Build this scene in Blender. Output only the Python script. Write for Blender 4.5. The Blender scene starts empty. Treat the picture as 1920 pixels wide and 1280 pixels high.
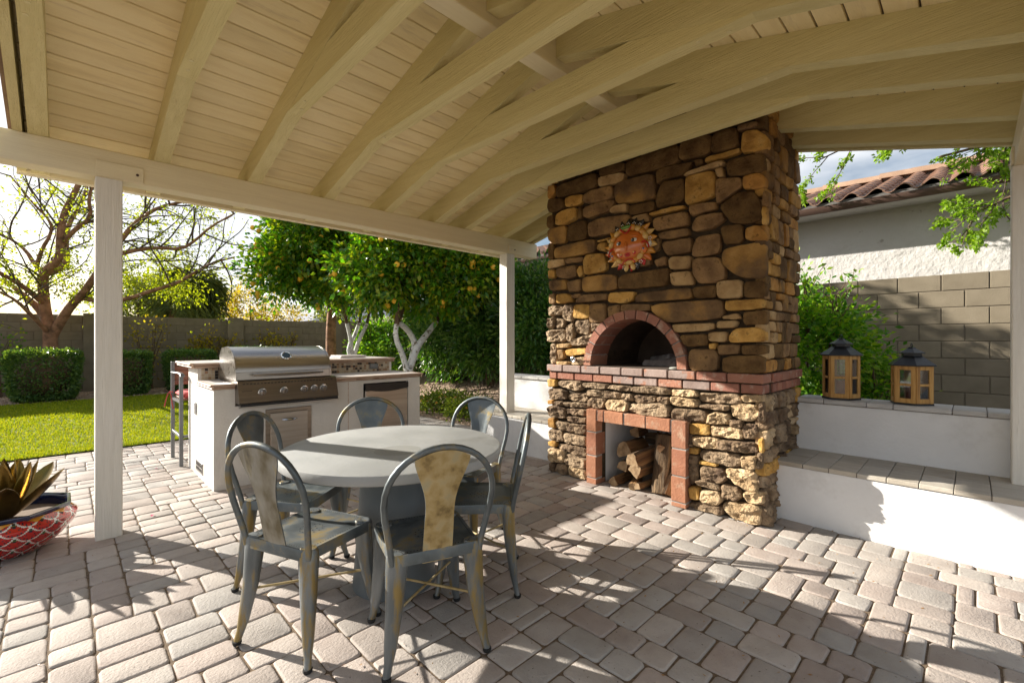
import bpy, bmesh, math, random
import numpy as np
from mathutils import Vector, Matrix, noise as mnoise

R = random.Random(7)
NP = np.random.default_rng(11)
scn = bpy.context.scene
COL = scn.collection
rad = math.radians

# ------------------------------------------------------------------ camera
cam_d = bpy.data.cameras.new('camera')
cam = bpy.data.objects.new('camera', cam_d)
COL.objects.link(cam)
cam.location = (0, 0, 1.35)
cam.rotation_euler = (rad(90), 0, rad(-44.65))
cam_d.sensor_width = 36
cam_d.lens = 853 / 1920 * 36
cam_d.shift_y = -2 / 1920
cam_d.clip_start = 0.03
cam_d.clip_end = 3000
scn.camera = cam

# ------------------------------------------------------------------ light
SUN_EL = rad(22.2)
SUN_AZ = rad(24.9)                     # counter-clockwise from +Y
sdir = Vector((-math.sin(SUN_AZ) * math.cos(SUN_EL), math.cos(SUN_AZ) * math.cos(SUN_EL), math.sin(SUN_EL)))
world = bpy.data.worlds.new('World')
scn.world = world
world.use_nodes = True
wn, wl = world.node_tree.nodes, world.node_tree.links
wn.clear()
w_out = wn.new('ShaderNodeOutputWorld')
w_bg = wn.new('ShaderNodeBackground')
w_bg.inputs['Strength'].default_value = 0.055
sky = wn.new('ShaderNodeTexSky')
sky.sky_type = 'NISHITA'
sky.sun_disc = False
sky.sun_elevation = SUN_EL
sky.sun_rotation = -SUN_AZ
sky.air_density = 1.0
sky.dust_density = 1.6
sky.ozone_density = 1.0
w_tc = wn.new('ShaderNodeTexCoord')
w_map = wn.new('ShaderNodeMapping')
w_map.inputs['Scale'].default_value = (1.0, 1.0, 3.2)
w_no = wn.new('ShaderNodeTexNoise')
w_no.inputs['Scale'].default_value = 2.3
w_no.inputs['Detail'].default_value = 6
w_no.inputs['Roughness'].default_value = 0.55
w_rp = wn.new('ShaderNodeValToRGB')
w_rp.color_ramp.elements[0].position = 0.36
w_rp.color_ramp.elements[0].color = (0, 0, 0, 1)
w_rp.color_ramp.elements[1].position = 0.60
w_rp.color_ramp.elements[1].color = (0.8, 0.8, 0.8, 1)
w_mix = wn.new('ShaderNodeMixRGB')
w_mix.inputs['Color2'].default_value = (8.0, 8.1, 8.3, 1)
wl.new(w_tc.outputs['Generated'], w_map.inputs['Vector'])
wl.new(w_map.outputs['Vector'], w_no.inputs['Vector'])
wl.new(w_no.outputs['Fac'], w_rp.inputs['Fac'])
wl.new(w_rp.outputs['Color'], w_mix.inputs['Fac'])
wl.new(sky.outputs['Color'], w_mix.inputs['Color1'])
wl.new(w_mix.outputs['Color'], w_bg.inputs['Color'])
wl.new(w_bg.outputs['Background'], w_out.inputs['Surface'])

sun_d = bpy.data.lights.new('sun', 'SUN')
sun_d.energy = 5.0
sun_d.angle = rad(0.55)
sun_d.color = (1.0, 0.93, 0.82)
sun = bpy.data.objects.new('sun', sun_d)
COL.objects.link(sun)
sun.rotation_euler = sdir.to_track_quat('Z', 'Y').to_euler()
sun.location = sdir * 40

scn.view_settings.view_transform = 'Standard'
scn.view_settings.look = 'None'
scn.view_settings.gamma = 1.0
scn.view_settings.exposure = 1.36
scn.cycles.max_bounces = 8
scn.cycles.diffuse_bounces = 4
scn.cycles.glossy_bounces = 4
scn.cycles.transmission_bounces = 4
scn.cycles.sample_clamp_indirect = 6.0

# ------------------------------------------------------------------ helpers
def sstep(a, b, x):
    t = min(1, max(0, (x - a) / (b - a)))
    return t * t * (3 - 2 * t)

class MB:
    """collects geometry for ONE mesh"""
    def __init__(s):
        s.v, s.f, s.m = [], [], []
    def add(s, vs, fs, mi=0):
        o = len(s.v)
        s.v.extend(tuple(p) for p in vs)
        s.f.extend(tuple(i + o for i in f) for f in fs)
        s.m.extend([mi] * len(fs))
        return s
    def box(s, x0, x1, y0, y1, z0, z1, b=0.0, mi=0):
        if b <= 0:
            vs = [(x, y, z) for x in (x0, x1) for y in (y0, y1) for z in (z0, z1)]
            fs = [(0, 1, 3, 2), (4, 6, 7, 5), (0, 4, 5, 1), (2, 3, 7, 6), (0, 2, 6, 4), (1, 5, 7, 3)]
            return s.add(vs, fs, mi)
        c = ((x0 + x1) / 2, (y0 + y1) / 2, (z0 + z1) / 2)
        h = (abs(x1 - x0) / 2, abs(y1 - y0) / 2, abs(z1 - z0) / 2)
        b = min(b, 0.45 * min(h) * 2)
        vs, idx = [], {}
        S = (-1, 1)
        for sx in S:
            for sy in S:
                for sz in S:
                    sg = (sx, sy, sz)
                    for ax in range(3):
                        p = [c[k] + sg[k] * (h[k] - (0 if k == ax else b)) for k in range(3)]
                        idx[sg + (ax,)] = len(vs)
                        vs.append(p)
        fs = []
        for ax in range(3):
            o1, o2 = [k for k in range(3) if k != ax]
            for sg in S:
                q = []
                for a, d in ((-1, -1), (1, -1), (1, 1), (-1, 1)):
                    t = [0, 0, 0]; t[ax] = sg; t[o1] = a; t[o2] = d
                    q.append(idx[tuple(t) + (ax,)])
                fs.append(q)
            for a in S:
                for d in S:
                    q = []
                    t0 = [0, 0, 0]; t0[ax] = -1; t0[o1] = a; t0[o2] = d
                    t1 = list(t0); t1[ax] = 1
                    fs.append([idx[tuple(t0) + (o1,)], idx[tuple(t1) + (o1,)], idx[tuple(t1) + (o2,)], idx[tuple(t0) + (o2,)]])
        for sx in S:
            for sy in S:
                for sz in S:
                    fs.append([idx[(sx, sy, sz, 0)], idx[(sx, sy, sz, 1)], idx[(sx, sy, sz, 2)]])
        return s.add(vs, fs, mi)
    def prism(s, poly, ax, a0, a1, mi=0):
        """poly in the two other axes (cyclic order), extruded along axis ax"""
        o = [(1, 2), (0, 2), (0, 1)][ax]
        vs = []
        for a in (a0, a1):
            for p in poly:
                q = [0, 0, 0]; q[ax] = a; q[o[0]] = p[0]; q[o[1]] = p[1]
                vs.append(q)
        n = len(poly)
        fs = [tuple(range(n)), tuple(range(2 * n - 1, n - 1, -1))]
        fs += [(i, (i + 1) % n, n + (i + 1) % n, n + i) for i in range(n)]
        return s.add(vs, fs, mi)
    def tube(s, pts, r, seg=8, cap=True, mi=0, flat=None):
        pts = [Vector(p) for p in pts]
        n = len(pts)
        if not hasattr(r, '__len__'):
            r = [r] * n
        vs, fs = [], []
        up = None
        for i, p in enumerate(pts):
            t = (pts[min(i + 1, n - 1)] - pts[max(i - 1, 0)])
            if t.length < 1e-9: t = Vector((0, 0, 1))
            t.normalize()
            if up is None:
                a = Vector((0, 0, 1)) if abs(t.z) < 0.9 else Vector((1, 0, 0))
                up = (a - t * a.dot(t)).normalized()
            else:
                up = up - t * up.dot(t)
                if up.length < 1e-6: up = t.orthogonal()
                up.normalize()
            sd = t.cross(up)
            rr = r[i] if hasattr(r[i], '__len__') else (r[i], r[i])
            for k in range(seg):
                an = 2 * math.pi * k / seg
                vs.append(p + sd * (math.cos(an) * rr[0]) + up * (math.sin(an) * rr[1]))
        for i in range(n - 1):
            for k in range(seg):
                a, b = i * seg + k, i * seg + (k + 1) % seg
                fs.append((a, b, b + seg, a + seg))
        if cap:
            fs.append(tuple(range(seg - 1, -1, -1)))
            fs.append(tuple(range((n - 1) * seg, n * seg)))
        return s.add(vs, fs, mi)
    def lathe(s, prof, seg=24, c=(0, 0), mi=0, sx=1, sy=1, cap=True):
        vs, fs = [], []
        n = len(prof)
        for (r, z) in prof:
            for k in range(seg):
                a = 2 * math.pi * k / seg
                vs.append((c[0] + r * math.cos(a) * sx, c[1] + r * math.sin(a) * sy, z))
        for i in range(n - 1):
            for k in range(seg):
                a, b = i * seg + k, i * seg + (k + 1) % seg
                fs.append((a, b, b + seg, a + seg))
        if cap:
            fs.append(tuple(range(seg - 1, -1, -1)))
            fs.append(tuple(range((n - 1) * seg, n * seg)))
        return s.add(vs, fs, mi)
    def ball(s, c, r, seg=8, rings=6, mi=0, sc=(1, 1, 1)):
        vs, fs = [(c[0], c[1], c[2] - r * sc[2])], []
        for i in range(1, rings):
            th = math.pi * i / rings
            for k in range(seg):
                a = 2 * math.pi * k / seg
                vs.append((c[0] + r * sc[0] * math.sin(th) * math.cos(a), c[1] + r * sc[1] * math.sin(th) * math.sin(a), c[2] - r * sc[2] * math.cos(th)))
        vs.append((c[0], c[1], c[2] + r * sc[2]))
        L = len(vs) - 1
        for k in range(seg):
            fs.append((0, 1 + (k + 1) % seg, 1 + k))
            fs.append((L, L - seg + k, L - seg + (k + 1) % seg))
        for i in range(rings - 2):
            for k in range(seg):
                a, b = 1 + i * seg + k, 1 + i * seg + (k + 1) % seg
                fs.append((a, b, b + seg, a + seg))
        return s.add(vs, fs, mi)
    def xf(s, M):
        s.v = [tuple(M @ Vector(p)) for p in s.v]
        return s

def mesh_from(mb, name, mats, smooth=35, recalc=True):
    me = bpy.data.meshes.new(name)
    me.from_pydata(mb.v, [], mb.f)
    if not isinstance(mats, (list, tuple)): mats = [mats]
    for m in mats: me.materials.append(m)
    if len(mats) > 1:
        me.polygons.foreach_set('material_index', mb.m)
    if recalc:
        bm = bmesh.new(); bm.from_mesh(me)
        bmesh.ops.recalc_face_normals(bm, faces=bm.faces)
        bm.to_mesh(me); bm.free()
    if smooth:
        me.polygons.foreach_set('use_smooth', [True] * len(me.polygons))
        me.set_sharp_from_angle(angle=rad(smooth))
    me.update()
    return me

def link(name, me, parent=None, loc=None, rot=None, scale=None):
    o = bpy.data.objects.new(name, me)
    COL.objects.link(o)
    if parent is not None: o.parent = parent
    if loc is not None: o.location = loc
    if rot is not None: o.rotation_euler = rot
    if scale is not None: o.scale = scale
    return o

def tag(o, label=None, cat=None, group=None, kind=None):
    if label: o['label'] = label
    if cat: o['category'] = cat
    if group: o['group'] = group
    if kind: o['kind'] = kind
    return o

class Thing:
    """Empty at the thing's base; parts are given in WORLD coordinates (or local with local=True)"""
    def __init__(s, name, label, cat, loc=(0, 0, 0), rz=0.0, group=None, kind=None):
        s.root = link(name, None, None, loc, (0, 0, rz))
        s.root.empty_display_size = 0.1
        tag(s.root, label, cat, group, kind)
        s.Mi = (Matrix.Translation(Vector(loc)) @ Matrix.Rotation(rz, 4, 'Z')).inverted()
    def part(s, name, mb, mats, parent=None, local=False, smooth=35, recalc=True, label=None, kind=None):
        if not local: mb.xf(s.Mi)
        o = link(name, mesh_from(mb, name, mats, smooth, recalc), parent or s.root)
        if label: o['label'] = label
        if kind: o['kind'] = kind
        return o
    def inst(s, name, me, p, rot=(0, 0, 0), parent=None, scale=None):
        """a piece at world position p that shares mesh data (root without rotation)"""
        q = s.Mi @ Vector(p)
        return link(name, me, parent or s.root, q, rot, scale)

def copy_tree(o, parent=None):
    c = o.copy(); COL.objects.link(c)
    c.parent = parent
    for ch in list(o.children): copy_tree(ch, c)
    return c

# ------------------------------------------------------------------ materials
def _nt(name):
    m = bpy.data.materials.new(name)
    m.use_nodes = True
    nt = m.node_tree
    nt.nodes.clear()
    out = nt.nodes.new('ShaderNodeOutputMaterial')
    return m, nt, out

def _ramp(nt, cols, interp='LINEAR'):
    r = nt.nodes.new('ShaderNodeValToRGB')
    cr = r.color_ramp
    cr.interpolation = interp
    n = len(cols)
    items = [(c if len(c) == 2 else (i / max(1, n - 1), c)) for i, c in enumerate(cols)]
    while len(cr.elements) < n: cr.elements.new(0.5)
    for e, (p, c) in zip(cr.elements, items):
        e.position = p
        e.color = (c[0], c[1], c[2], 1)
    return r

def pmat(name, cols, scale=6, detail=4, rough=0.6, metal=0.0, bump=0.0, bscale=40, rand=0.0, randcols=None, rmix=0.6,
         stretch=(1, 1, 1), lo=0.3, hi=0.7, spec=0.4, rough2=None, coat=0.0, spots=None, bdist=0.01, brough=0.6):
    """cols: colours over a noise; randcols: per-object colours; rand: per-object brightness spread;
    spots: (colour, scale, threshold, softness) a second layer of stains with a shape of their own"""
    m, nt, out = _nt(name)
    N, L = nt.nodes, nt.links
    bs = N.new('ShaderNodeBsdfPrincipled')
    L.new(bs.outputs['BSDF'], out.inputs['Surface'])
    tc = N.new('ShaderNodeTexCoord')
    oi = N.new('ShaderNodeObjectInfo')
    mul = N.new('ShaderNodeVectorMath'); mul.operation = 'SCALE'
    mul.inputs[0].default_value = (37.0, 61.0, 23.0)
    L.new(oi.outputs['Random'], mul.inputs['Scale'])
    add = N.new('ShaderNodeVectorMath'); add.operation = 'ADD'
    L.new(tc.outputs['Object'], add.inputs[0]); L.new(mul.outputs[0], add.inputs[1])
    mp = N.new('ShaderNodeMapping'); mp.inputs['Scale'].default_value = stretch
    L.new(add.outputs[0], mp.inputs['Vector'])
    no = N.new('ShaderNodeTexNoise')
    no.inputs['Scale'].default_value = scale; no.inputs['Detail'].default_value = detail
    L.new(mp.outputs['Vector'], no.inputs['Vector'])
    mr = N.new('ShaderNodeMapRange')
    mr.inputs['From Min'].default_value = lo; mr.inputs['From Max'].default_value = hi
    L.new(no.outputs['Fac'], mr.inputs['Value'])
    rp = _ramp(nt, cols if len(cols) > 1 else cols * 2)
    L.new(mr.outputs['Result'], rp.inputs['Fac'])
    col = rp.outputs['Color']
    if randcols:
        r2 = _ramp(nt, randcols, 'LINEAR')
        L.new(oi.outputs['Random'], r2.inputs['Fac'])
        mx = N.new('ShaderNodeMixRGB'); mx.inputs['Fac'].default_value = rmix
        L.new(col, mx.inputs['Color1']); L.new(r2.outputs['Color'], mx.inputs['Color2'])
        col = mx.outputs['Color']
    if spots:
        sc, ss, th, so = spots
        n3 = N.new('ShaderNodeTexNoise'); n3.inputs['Scale'].default_value = ss; n3.inputs['Detail'].default_value = 5
        n3.inputs['Roughness'].default_value = 0.65
        L.new(mp.outputs['Vector'], n3.inputs['Vector'])
        m3 = N.new('ShaderNodeMapRange'); m3.inputs['From Min'].default_value = th; m3.inputs['From Max'].default_value = th + so
        L.new(n3.outputs['Fac'], m3.inputs['Value'])
        mx3 = N.new('ShaderNodeMixRGB'); mx3.inputs['Color2'].default_value = (*sc, 1)
        L.new(m3.outputs['Result'], mx3.inputs['Fac']); L.new(col, mx3.inputs['Color1'])
        col = mx3.outputs['Color']
    if rand:
        mm = N.new('ShaderNodeMath'); mm.operation = 'MULTIPLY_ADD'
        mm.inputs[1].default_value = 2 * rand; mm.inputs[2].default_value = 1 - rand
        fr = N.new('ShaderNodeMath'); fr.operation = 'FRACT'
        m7 = N.new('ShaderNodeMath'); m7.operation = 'MULTIPLY'; m7.inputs[1].default_value = 7.31
        L.new(oi.outputs['Random'], m7.inputs[0]); L.new(m7.outputs[0], fr.inputs[0]); L.new(fr.outputs[0], mm.inputs[0])
        vm = N.new('ShaderNodeVectorMath'); vm.operation = 'SCALE'
        L.new(col, vm.inputs[0]); L.new(mm.outputs[0], vm.inputs['Scale'])
        col = vm.outputs[0]
    L.new(col, bs.inputs['Base Color'])
    bs.inputs['Roughness'].default_value = rough
    if rough2 is not None:
        mr2 = N.new('ShaderNodeMapRange')
        mr2.inputs['To Min'].default_value = rough; mr2.inputs['To Max'].default_value = rough2
        L.new(mr.outputs['Result'], mr2.inputs['Value'])
        L.new(mr2.outputs['Result'], bs.inputs['Roughness'])
    bs.inputs['Metallic'].default_value = metal
    bs.inputs['Specular IOR Level'].default_value = spec
    if coat: bs.inputs['Coat Weight'].default_value = coat
    if bump:
        nb = N.new('ShaderNodeTexNoise'); nb.inputs['Scale'].default_value = bscale; nb.inputs['Detail'].default_value = 6
        nb.inputs['Roughness'].default_value = brough
        L.new(mp.outputs['Vector'], nb.inputs['Vector'])
        bn = N.new('ShaderNodeBump'); bn.inputs['Strength'].default_value = bump; bn.inputs['Distance'].default_value = bdist
        L.new(nb.outputs['Fac'], bn.inputs['Height']); L.new(bn.outputs['Normal'], bs.inputs['Normal'])
    return m

def leafmat(name, cols, trans=0.4, rough=0.45, spec=0.4, tcol=None):
    m, nt, out = _nt(name)
    N, L = nt.nodes, nt.links
    g = N.new('ShaderNodeNewGeometry')
    rp = _ramp(nt, cols)
    L.new(g.outputs['Random Per Island'], rp.inputs['Fac'])
    bs = N.new('ShaderNodeBsdfPrincipled')
    bs.inputs['Roughness'].default_value = rough
    bs.inputs['Specular IOR Level'].default_value = spec
    L.new(rp.outputs['Color'], bs.inputs['Base Color'])
    tr = N.new('ShaderNodeBsdfTranslucent')
    tm = N.new('ShaderNodeMixRGB'); tm.blend_type = 'MULTIPLY'; tm.inputs['Fac'].default_value = 1.0
    tm.inputs['Color2'].default_value = (*(tcol or (2.2, 1.9, 0.55)), 1)
    L.new(rp.outputs['Color'], tm.inputs['Color1']); L.new(tm.outputs['Color'], tr.inputs['Color'])
    mx = N.new('ShaderNodeMixShader'); mx.inputs['Fac'].default_value = trans
    L.new(bs.outputs['BSDF'], mx.inputs[1]); L.new(tr.outputs['BSDF'], mx.inputs[2])
    L.new(mx.outputs['Shader'], out.inputs['Surface'])
    return m

def glassmat(name, col=(0.9, 0.95, 0.95), alpha=0.25):
    m, nt, out = _nt(name)
    N, L = nt.nodes, nt.links
    gl = N.new('ShaderNodeBsdfGlossy'); gl.inputs['Roughness'].default_value = 0.03
    tr = N.new('ShaderNodeBsdfTransparent'); tr.inputs['Color'].default_value = (*col, 1)
    fr = N.new('ShaderNodeFresnel'); fr.inputs['IOR'].default_value = 1.5
    ad = N.new('ShaderNodeMath'); ad.operation = 'ADD'; ad.inputs[1].default_value = alpha * 0.3
    L.new(fr.outputs['Fac'], ad.inputs[0])
    mx = N.new('ShaderNodeMixShader')
    L.new(ad.outputs[0], mx.inputs['Fac'])
    L.new(tr.outputs['BSDF'], mx.inputs[1]); L.new(gl.outputs['BSDF'], mx.inputs[2])
    L.new(mx.outputs['Shader'], out.inputs['Surface'])
    return m

MT = {}
# painted timber of the ramada: one cream paint, local light tinted into each colour
MT['paint_post'] = pmat('paint_post', [(0.70, 0.67, 0.60), (0.79, 0.76, 0.69)], 5, 6, 0.55, bump=0.5, bscale=14, stretch=(9, 9, 0.5), spots=((0.58, 0.54, 0.46), 3.5, 0.62, 0.1))
MT['paint_beam'] = pmat('paint_beam', [(0.75, 0.665, 0.455), (0.82, 0.74, 0.52)], 3, 4, 0.55, bump=0.35, bscale=14, stretch=(0.5, 9, 9))
MT['paint_raft'] = pmat('paint_raft', [(0.70, 0.61, 0.29), (0.78, 0.695, 0.365)], 3, 4, 0.55, bump=0.9, bscale=16, stretch=(9, 0.5, 9), rand=0.06, spots=((0.58, 0.49, 0.22), 2.2, 0.60, 0.2))
MT['paint_plank'] = pmat('paint_plank', [(0.77, 0.635, 0.35), (0.85, 0.715, 0.41), (0.89, 0.765, 0.46)], 2.6, 6, 0.65, bump=0.5, bscale=24,
                         stretch=(0.8, 6, 6), rand=0.06, lo=0.28, hi=0.6, spots=((0.66, 0.53, 0.32), 3.0, 0.58, 0.22))
MT['roofing'] = pmat('roofing', [(0.12, 0.075, 0.055), (0.2, 0.13, 0.1)], 6, 4, 0.8)
MT['plug'] = pmat('plug', [(0.72, 0.64, 0.36), (0.78, 0.70, 0.42)], 20, 2, 0.6)
# paving
MT['paver'] = pmat('paver', [(0.29, 0.25, 0.222), (0.385, 0.345, 0.31), (0.445, 0.405, 0.37)], 11, 6, 0.8, bump=0.7, bscale=80, rand=0.15, spec=0.3,
                   randcols=[(0.355, 0.28, 0.25), (0.40, 0.355, 0.318), (0.315, 0.31, 0.295), (0.425, 0.375, 0.335), (0.335, 0.265, 0.235)], rmix=0.6,
                   spots=((0.13, 0.11, 0.09), 60, 0.645, 0.06), bdist=0.006)
MT['sand'] = pmat('sand', [(0.10, 0.07, 0.045), (0.22, 0.16, 0.105)], 60, 5, 0.95, bump=0.6, bscale=200)
# stone
def stone(name, a, b, c, rough_bump=0.5):
    return pmat(name, [a, b, c], 10, 9, 0.85, bump=rough_bump * 1.5, bscale=34, rand=0.16, lo=0.33, hi=0.67, spec=0.25, bdist=0.02,
                spots=((a[0] * 0.5, a[1] * 0.5, a[2] * 0.5), 20, 0.57, 0.14))
MT['st_d'] = stone('stone_dark', (0.085, 0.045, 0.016), (0.135, 0.078, 0.030), (0.19, 0.112, 0.042))
MT['st_b'] = stone('stone_brown', (0.15, 0.087, 0.042), (0.24, 0.145, 0.068), (0.33, 0.20, 0.085))
MT['st_g'] = stone('stone_gold', (0.32, 0.17, 0.045), (0.50, 0.285, 0.075), (0.58, 0.37, 0.13))
MT['st_o'] = stone('stone_orange', (0.28, 0.14, 0.042), (0.44, 0.225, 0.06), (0.50, 0.295, 0.10))
MT['st_t'] = stone('stone_tan', (0.32, 0.20, 0.095), (0.46, 0.305, 0.145), (0.55, 0.39, 0.21))
MT['st_m'] = pmat('stone_mixed', [(0.11, 0.065, 0.034), (0.18, 0.108, 0.05), (0.33, 0.185, 0.058), (0.44, 0.26, 0.085)], 3.6, 7, 0.85, bump=0.8, bscale=34,
                  rand=0.12, lo=0.36, hi=0.66, spec=0.25, bdist=0.02)
MT['st_T'] = stone('stone_ledge', (0.15, 0.10, 0.062), (0.29, 0.207, 0.13), (0.42, 0.315, 0.205), 1.0)
MT['st_L'] = stone('stone_buff', (0.29, 0.195, 0.105), (0.48, 0.345, 0.20), (0.61, 0.465, 0.295), 1.0)
MT['st_B'] = stone('stone_umber', (0.11, 0.07, 0.045), (0.22, 0.15, 0.092), (0.33, 0.235, 0.145), 1.0)
MT['mortar'] = pmat('mortar', [(0.035, 0.024, 0.013), (0.07, 0.048, 0.028)], 25, 4, 0.95, bump=0.5, bscale=70)
MT['mortar_grey'] = pmat('mortar_grey', [(0.26, 0.25, 0.23), (0.36, 0.35, 0.33)], 30, 4, 0.95, bump=0.4, bscale=90)
MT['brick'] = pmat('brick', [(0.27, 0.115, 0.08), (0.37, 0.17, 0.115)], 9, 7, 0.85, bump=0.7, bscale=45, rand=0.14, spec=0.25,
                   randcols=[(0.33, 0.13, 0.09), (0.24, 0.125, 0.10), (0.40, 0.20, 0.13), (0.28, 0.11, 0.08)], rmix=0.5,
                   spots=((0.42, 0.33, 0.27), 11, 0.55, 0.16))
MT['brick_grey'] = pmat('brick_grey', [(0.25, 0.18, 0.155), (0.36, 0.28, 0.25)], 7, 5, 0.85, bump=0.45, bscale=45, rand=0.12, spec=0.25,
                        spots=((0.36, 0.17, 0.11), 6, 0.56, 0.08))
MT['brick_frame'] = pmat('brick_frame', [(0.28, 0.125, 0.075), (0.40, 0.19, 0.11)], 8, 7, 0.85, bump=0.6, bscale=50, rand=0.12,
                         randcols=[(0.34, 0.13, 0.075), (0.45, 0.20, 0.10), (0.29, 0.13, 0.085)], rmix=0.5, spots=((0.44, 0.29, 0.20), 10, 0.55, 0.16))
MT['firebrick'] = pmat('firebrick', [(0.045, 0.032, 0.024), (0.10, 0.07, 0.05)], 5, 4, 0.9, bump=0.3)
# stucco and wall
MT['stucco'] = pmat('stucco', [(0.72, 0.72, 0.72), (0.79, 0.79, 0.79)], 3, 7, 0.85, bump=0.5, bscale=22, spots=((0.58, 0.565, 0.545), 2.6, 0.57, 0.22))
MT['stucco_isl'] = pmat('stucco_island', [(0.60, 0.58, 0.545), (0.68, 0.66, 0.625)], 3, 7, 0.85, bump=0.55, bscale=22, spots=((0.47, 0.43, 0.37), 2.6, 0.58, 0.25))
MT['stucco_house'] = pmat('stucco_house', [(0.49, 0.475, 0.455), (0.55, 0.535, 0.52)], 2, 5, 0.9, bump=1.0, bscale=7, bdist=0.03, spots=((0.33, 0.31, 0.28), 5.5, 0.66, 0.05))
MT['block'] = pmat('block', [(0.185, 0.155, 0.11), (0.235, 0.20, 0.145)], 5, 5, 0.92, bump=0.45, bscale=120, rand=0.06, spec=0.2)
MT['block_joint'] = pmat('block_joint', [(0.15, 0.125, 0.09), (0.19, 0.16, 0.12)], 20, 4, 0.95)
MT['travertine'] = pmat('travertine', [(0.34, 0.305, 0.25), (0.46, 0.42, 0.36), (0.53, 0.50, 0.45)], 7, 6, 0.6, bump=0.3, bscale=30, rand=0.12, stretch=(4, 1, 4),
                        randcols=[(0.36, 0.31, 0.24), (0.45, 0.41, 0.34), (0.40, 0.37, 0.32), (0.50, 0.46, 0.39)], rmix=0.55)
MT['travertine_grey'] = pmat('travertine_grey', [(0.42, 0.41, 0.40), (0.56, 0.55, 0.53)], 9, 6, 0.65, bump=0.4, bscale=30, rand=0.12, stretch=(4, 1, 4))
MT['rooftile'] = pmat('rooftile', [(0.20, 0.115, 0.08), (0.31, 0.185, 0.13)], 6, 4, 0.75, bump=0.3, bscale=40, rand=0.15)
MT['rooftile_ridge'] = pmat('rooftile_ridge', [(0.30, 0.19, 0.125), (0.38, 0.25, 0.17)], 6, 4, 0.75, bump=0.3, bscale=40, rand=0.1)
MT['mortar_roof'] = pmat('mortar_roof', [(0.10, 0.095, 0.09), (0.15, 0.14, 0.135)], 10, 4, 0.9)
MT['gutter'] = pmat('gutter', [(0.075, 0.045, 0.035), (0.10, 0.062, 0.05)], 4, 3, 0.35)
MT['far_roof'] = pmat('far_roof', [(0.20, 0.21, 0.24), (0.28, 0.29, 0.32)], 3, 4, 0.7)
# ground
MT['soil'] = pmat('soil', [(0.11, 0.08, 0.055), (0.20, 0.145, 0.105)], 3, 6, 0.95, bump=0.5, bscale=30)
MT['gravel'] = pmat('gravel', [(0.21, 0.145, 0.10), (0.34, 0.245, 0.175), (0.43, 0.325, 0.24)], 45, 5, 0.95, bump=0.8, bscale=70)
MT['pebble'] = leafmat('pebble', [(0.22, 0.15, 0.10), (0.36, 0.26, 0.185), (0.48, 0.37, 0.28), (0.30, 0.20, 0.14)], 0.0, 0.9, 0.2)
MT['turf'] = pmat('turf', [(0.11, 0.15, 0.014), (0.18, 0.21, 0.02)], 6, 5, 0.95)
MT['grass'] = leafmat('grass', [(0.12, 0.20, 0.012), (0.22, 0.29, 0.016), (0.34, 0.355, 0.03), (0.16, 0.23, 0.014)], 0.4, 0.7, 0.12, (1.7, 1.5, 0.4))
# ================================================================== ground, patio, walls, houses
U_BED, V_LAWN, U_WALL, V_WALL = 4.62, 7.55, 7.6, 15.0

def zg(u, v):
    return 0.12 * sstep(7.6, 12.5, v) + 0.42 * sstep(4.9, 7.2, u) * sstep(3.2, 5.0, v)

def heightgrid(us, vs, fz):
    mb = MB()
    nu, nv = len(us), len(vs)
    pts = [(u, v, fz(u, v)) for u in us for v in vs]
    fs = [(i * nv + j, (i + 1) * nv + j, (i + 1) * nv + j + 1, i * nv + j + 1) for i in range(nu - 1) for j in range(nv - 1)]
    return mb.add(pts, fs)

mb = MB().add([(-400, -400, -0.14), (400, -400, -0.14), (400, 400, -0.14), (-400, 400, -0.14)], [(0, 1, 2, 3)])
tag(link('ground', mesh_from(mb, 'ground', MT['soil'])), kind='structure')

def z_gravel(u, v):
    under = (u < U_BED - 0.02 and v < 7.6) or (u < 4.3 and v < 12.4)
    return zg(u, v) - (0.07 if under else 0.0) + (0.012 * mnoise.noise((u * 3, v * 3, 0)) if not under else 0)
us = list(np.arange(-10, 4.5, 0.5)) + list(np.arange(4.5, 7.7, 0.1))
vs = list(np.arange(3.0, 12.8, 0.25)) + list(np.arange(12.8, 15.11, 0.1))
gravel = tag(link('gravel_bed', mesh_from(heightgrid(us, vs, z_gravel), 'gravel_bed', MT['gravel'])), kind='structure')

# loose pebbles on the planting beds (nobody could count them)
def pebbles():
    base = np.array([(1, 0, 0), (0, 1, 0), (-1, 0, 0), (0, -1, 0), (0, 0, 0.8)], float)
    fc = np.array([(0, 1, 4), (1, 2, 4), (2, 3, 4), (3, 0, 4)])
    V, F = [], []
    def put(u, v, s):
        a = NP.uniform(0, 6.28); c, si = math.cos(a), math.sin(a)
        q = base * (s * NP.uniform(0.7, 1.3, 3))
        q = np.stack([q[:, 0] * c - q[:, 1] * si + u, q[:, 0] * si + q[:, 1] * c + v, q[:, 2] + zg(u, v)], 1)
        F.append(fc + 5 * len(V)); V.append(q)
    for _ in range(9000):
        put(NP.uniform(4.66, 7.3), 4.7 + 9 * NP.uniform() ** 1.4, NP.uniform(0.012, 0.03))
    for _ in range(2500):
        put(NP.uniform(-3.0, 4.6), NP.uniform(12.9, 14.9), NP.uniform(0.015, 0.035))
    me = bpy.data.meshes.new('gravel_pebbles')
    me.from_pydata(np.concatenate(V).tolist(), [], np.concatenate(F).tolist())
    me.materials.append(MT['pebble'])
    tag(link('gravel_pebbles', me), 'tan gravel pebbles covering the planting beds', 'gravel', kind='stuff')
pebbles()

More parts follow.
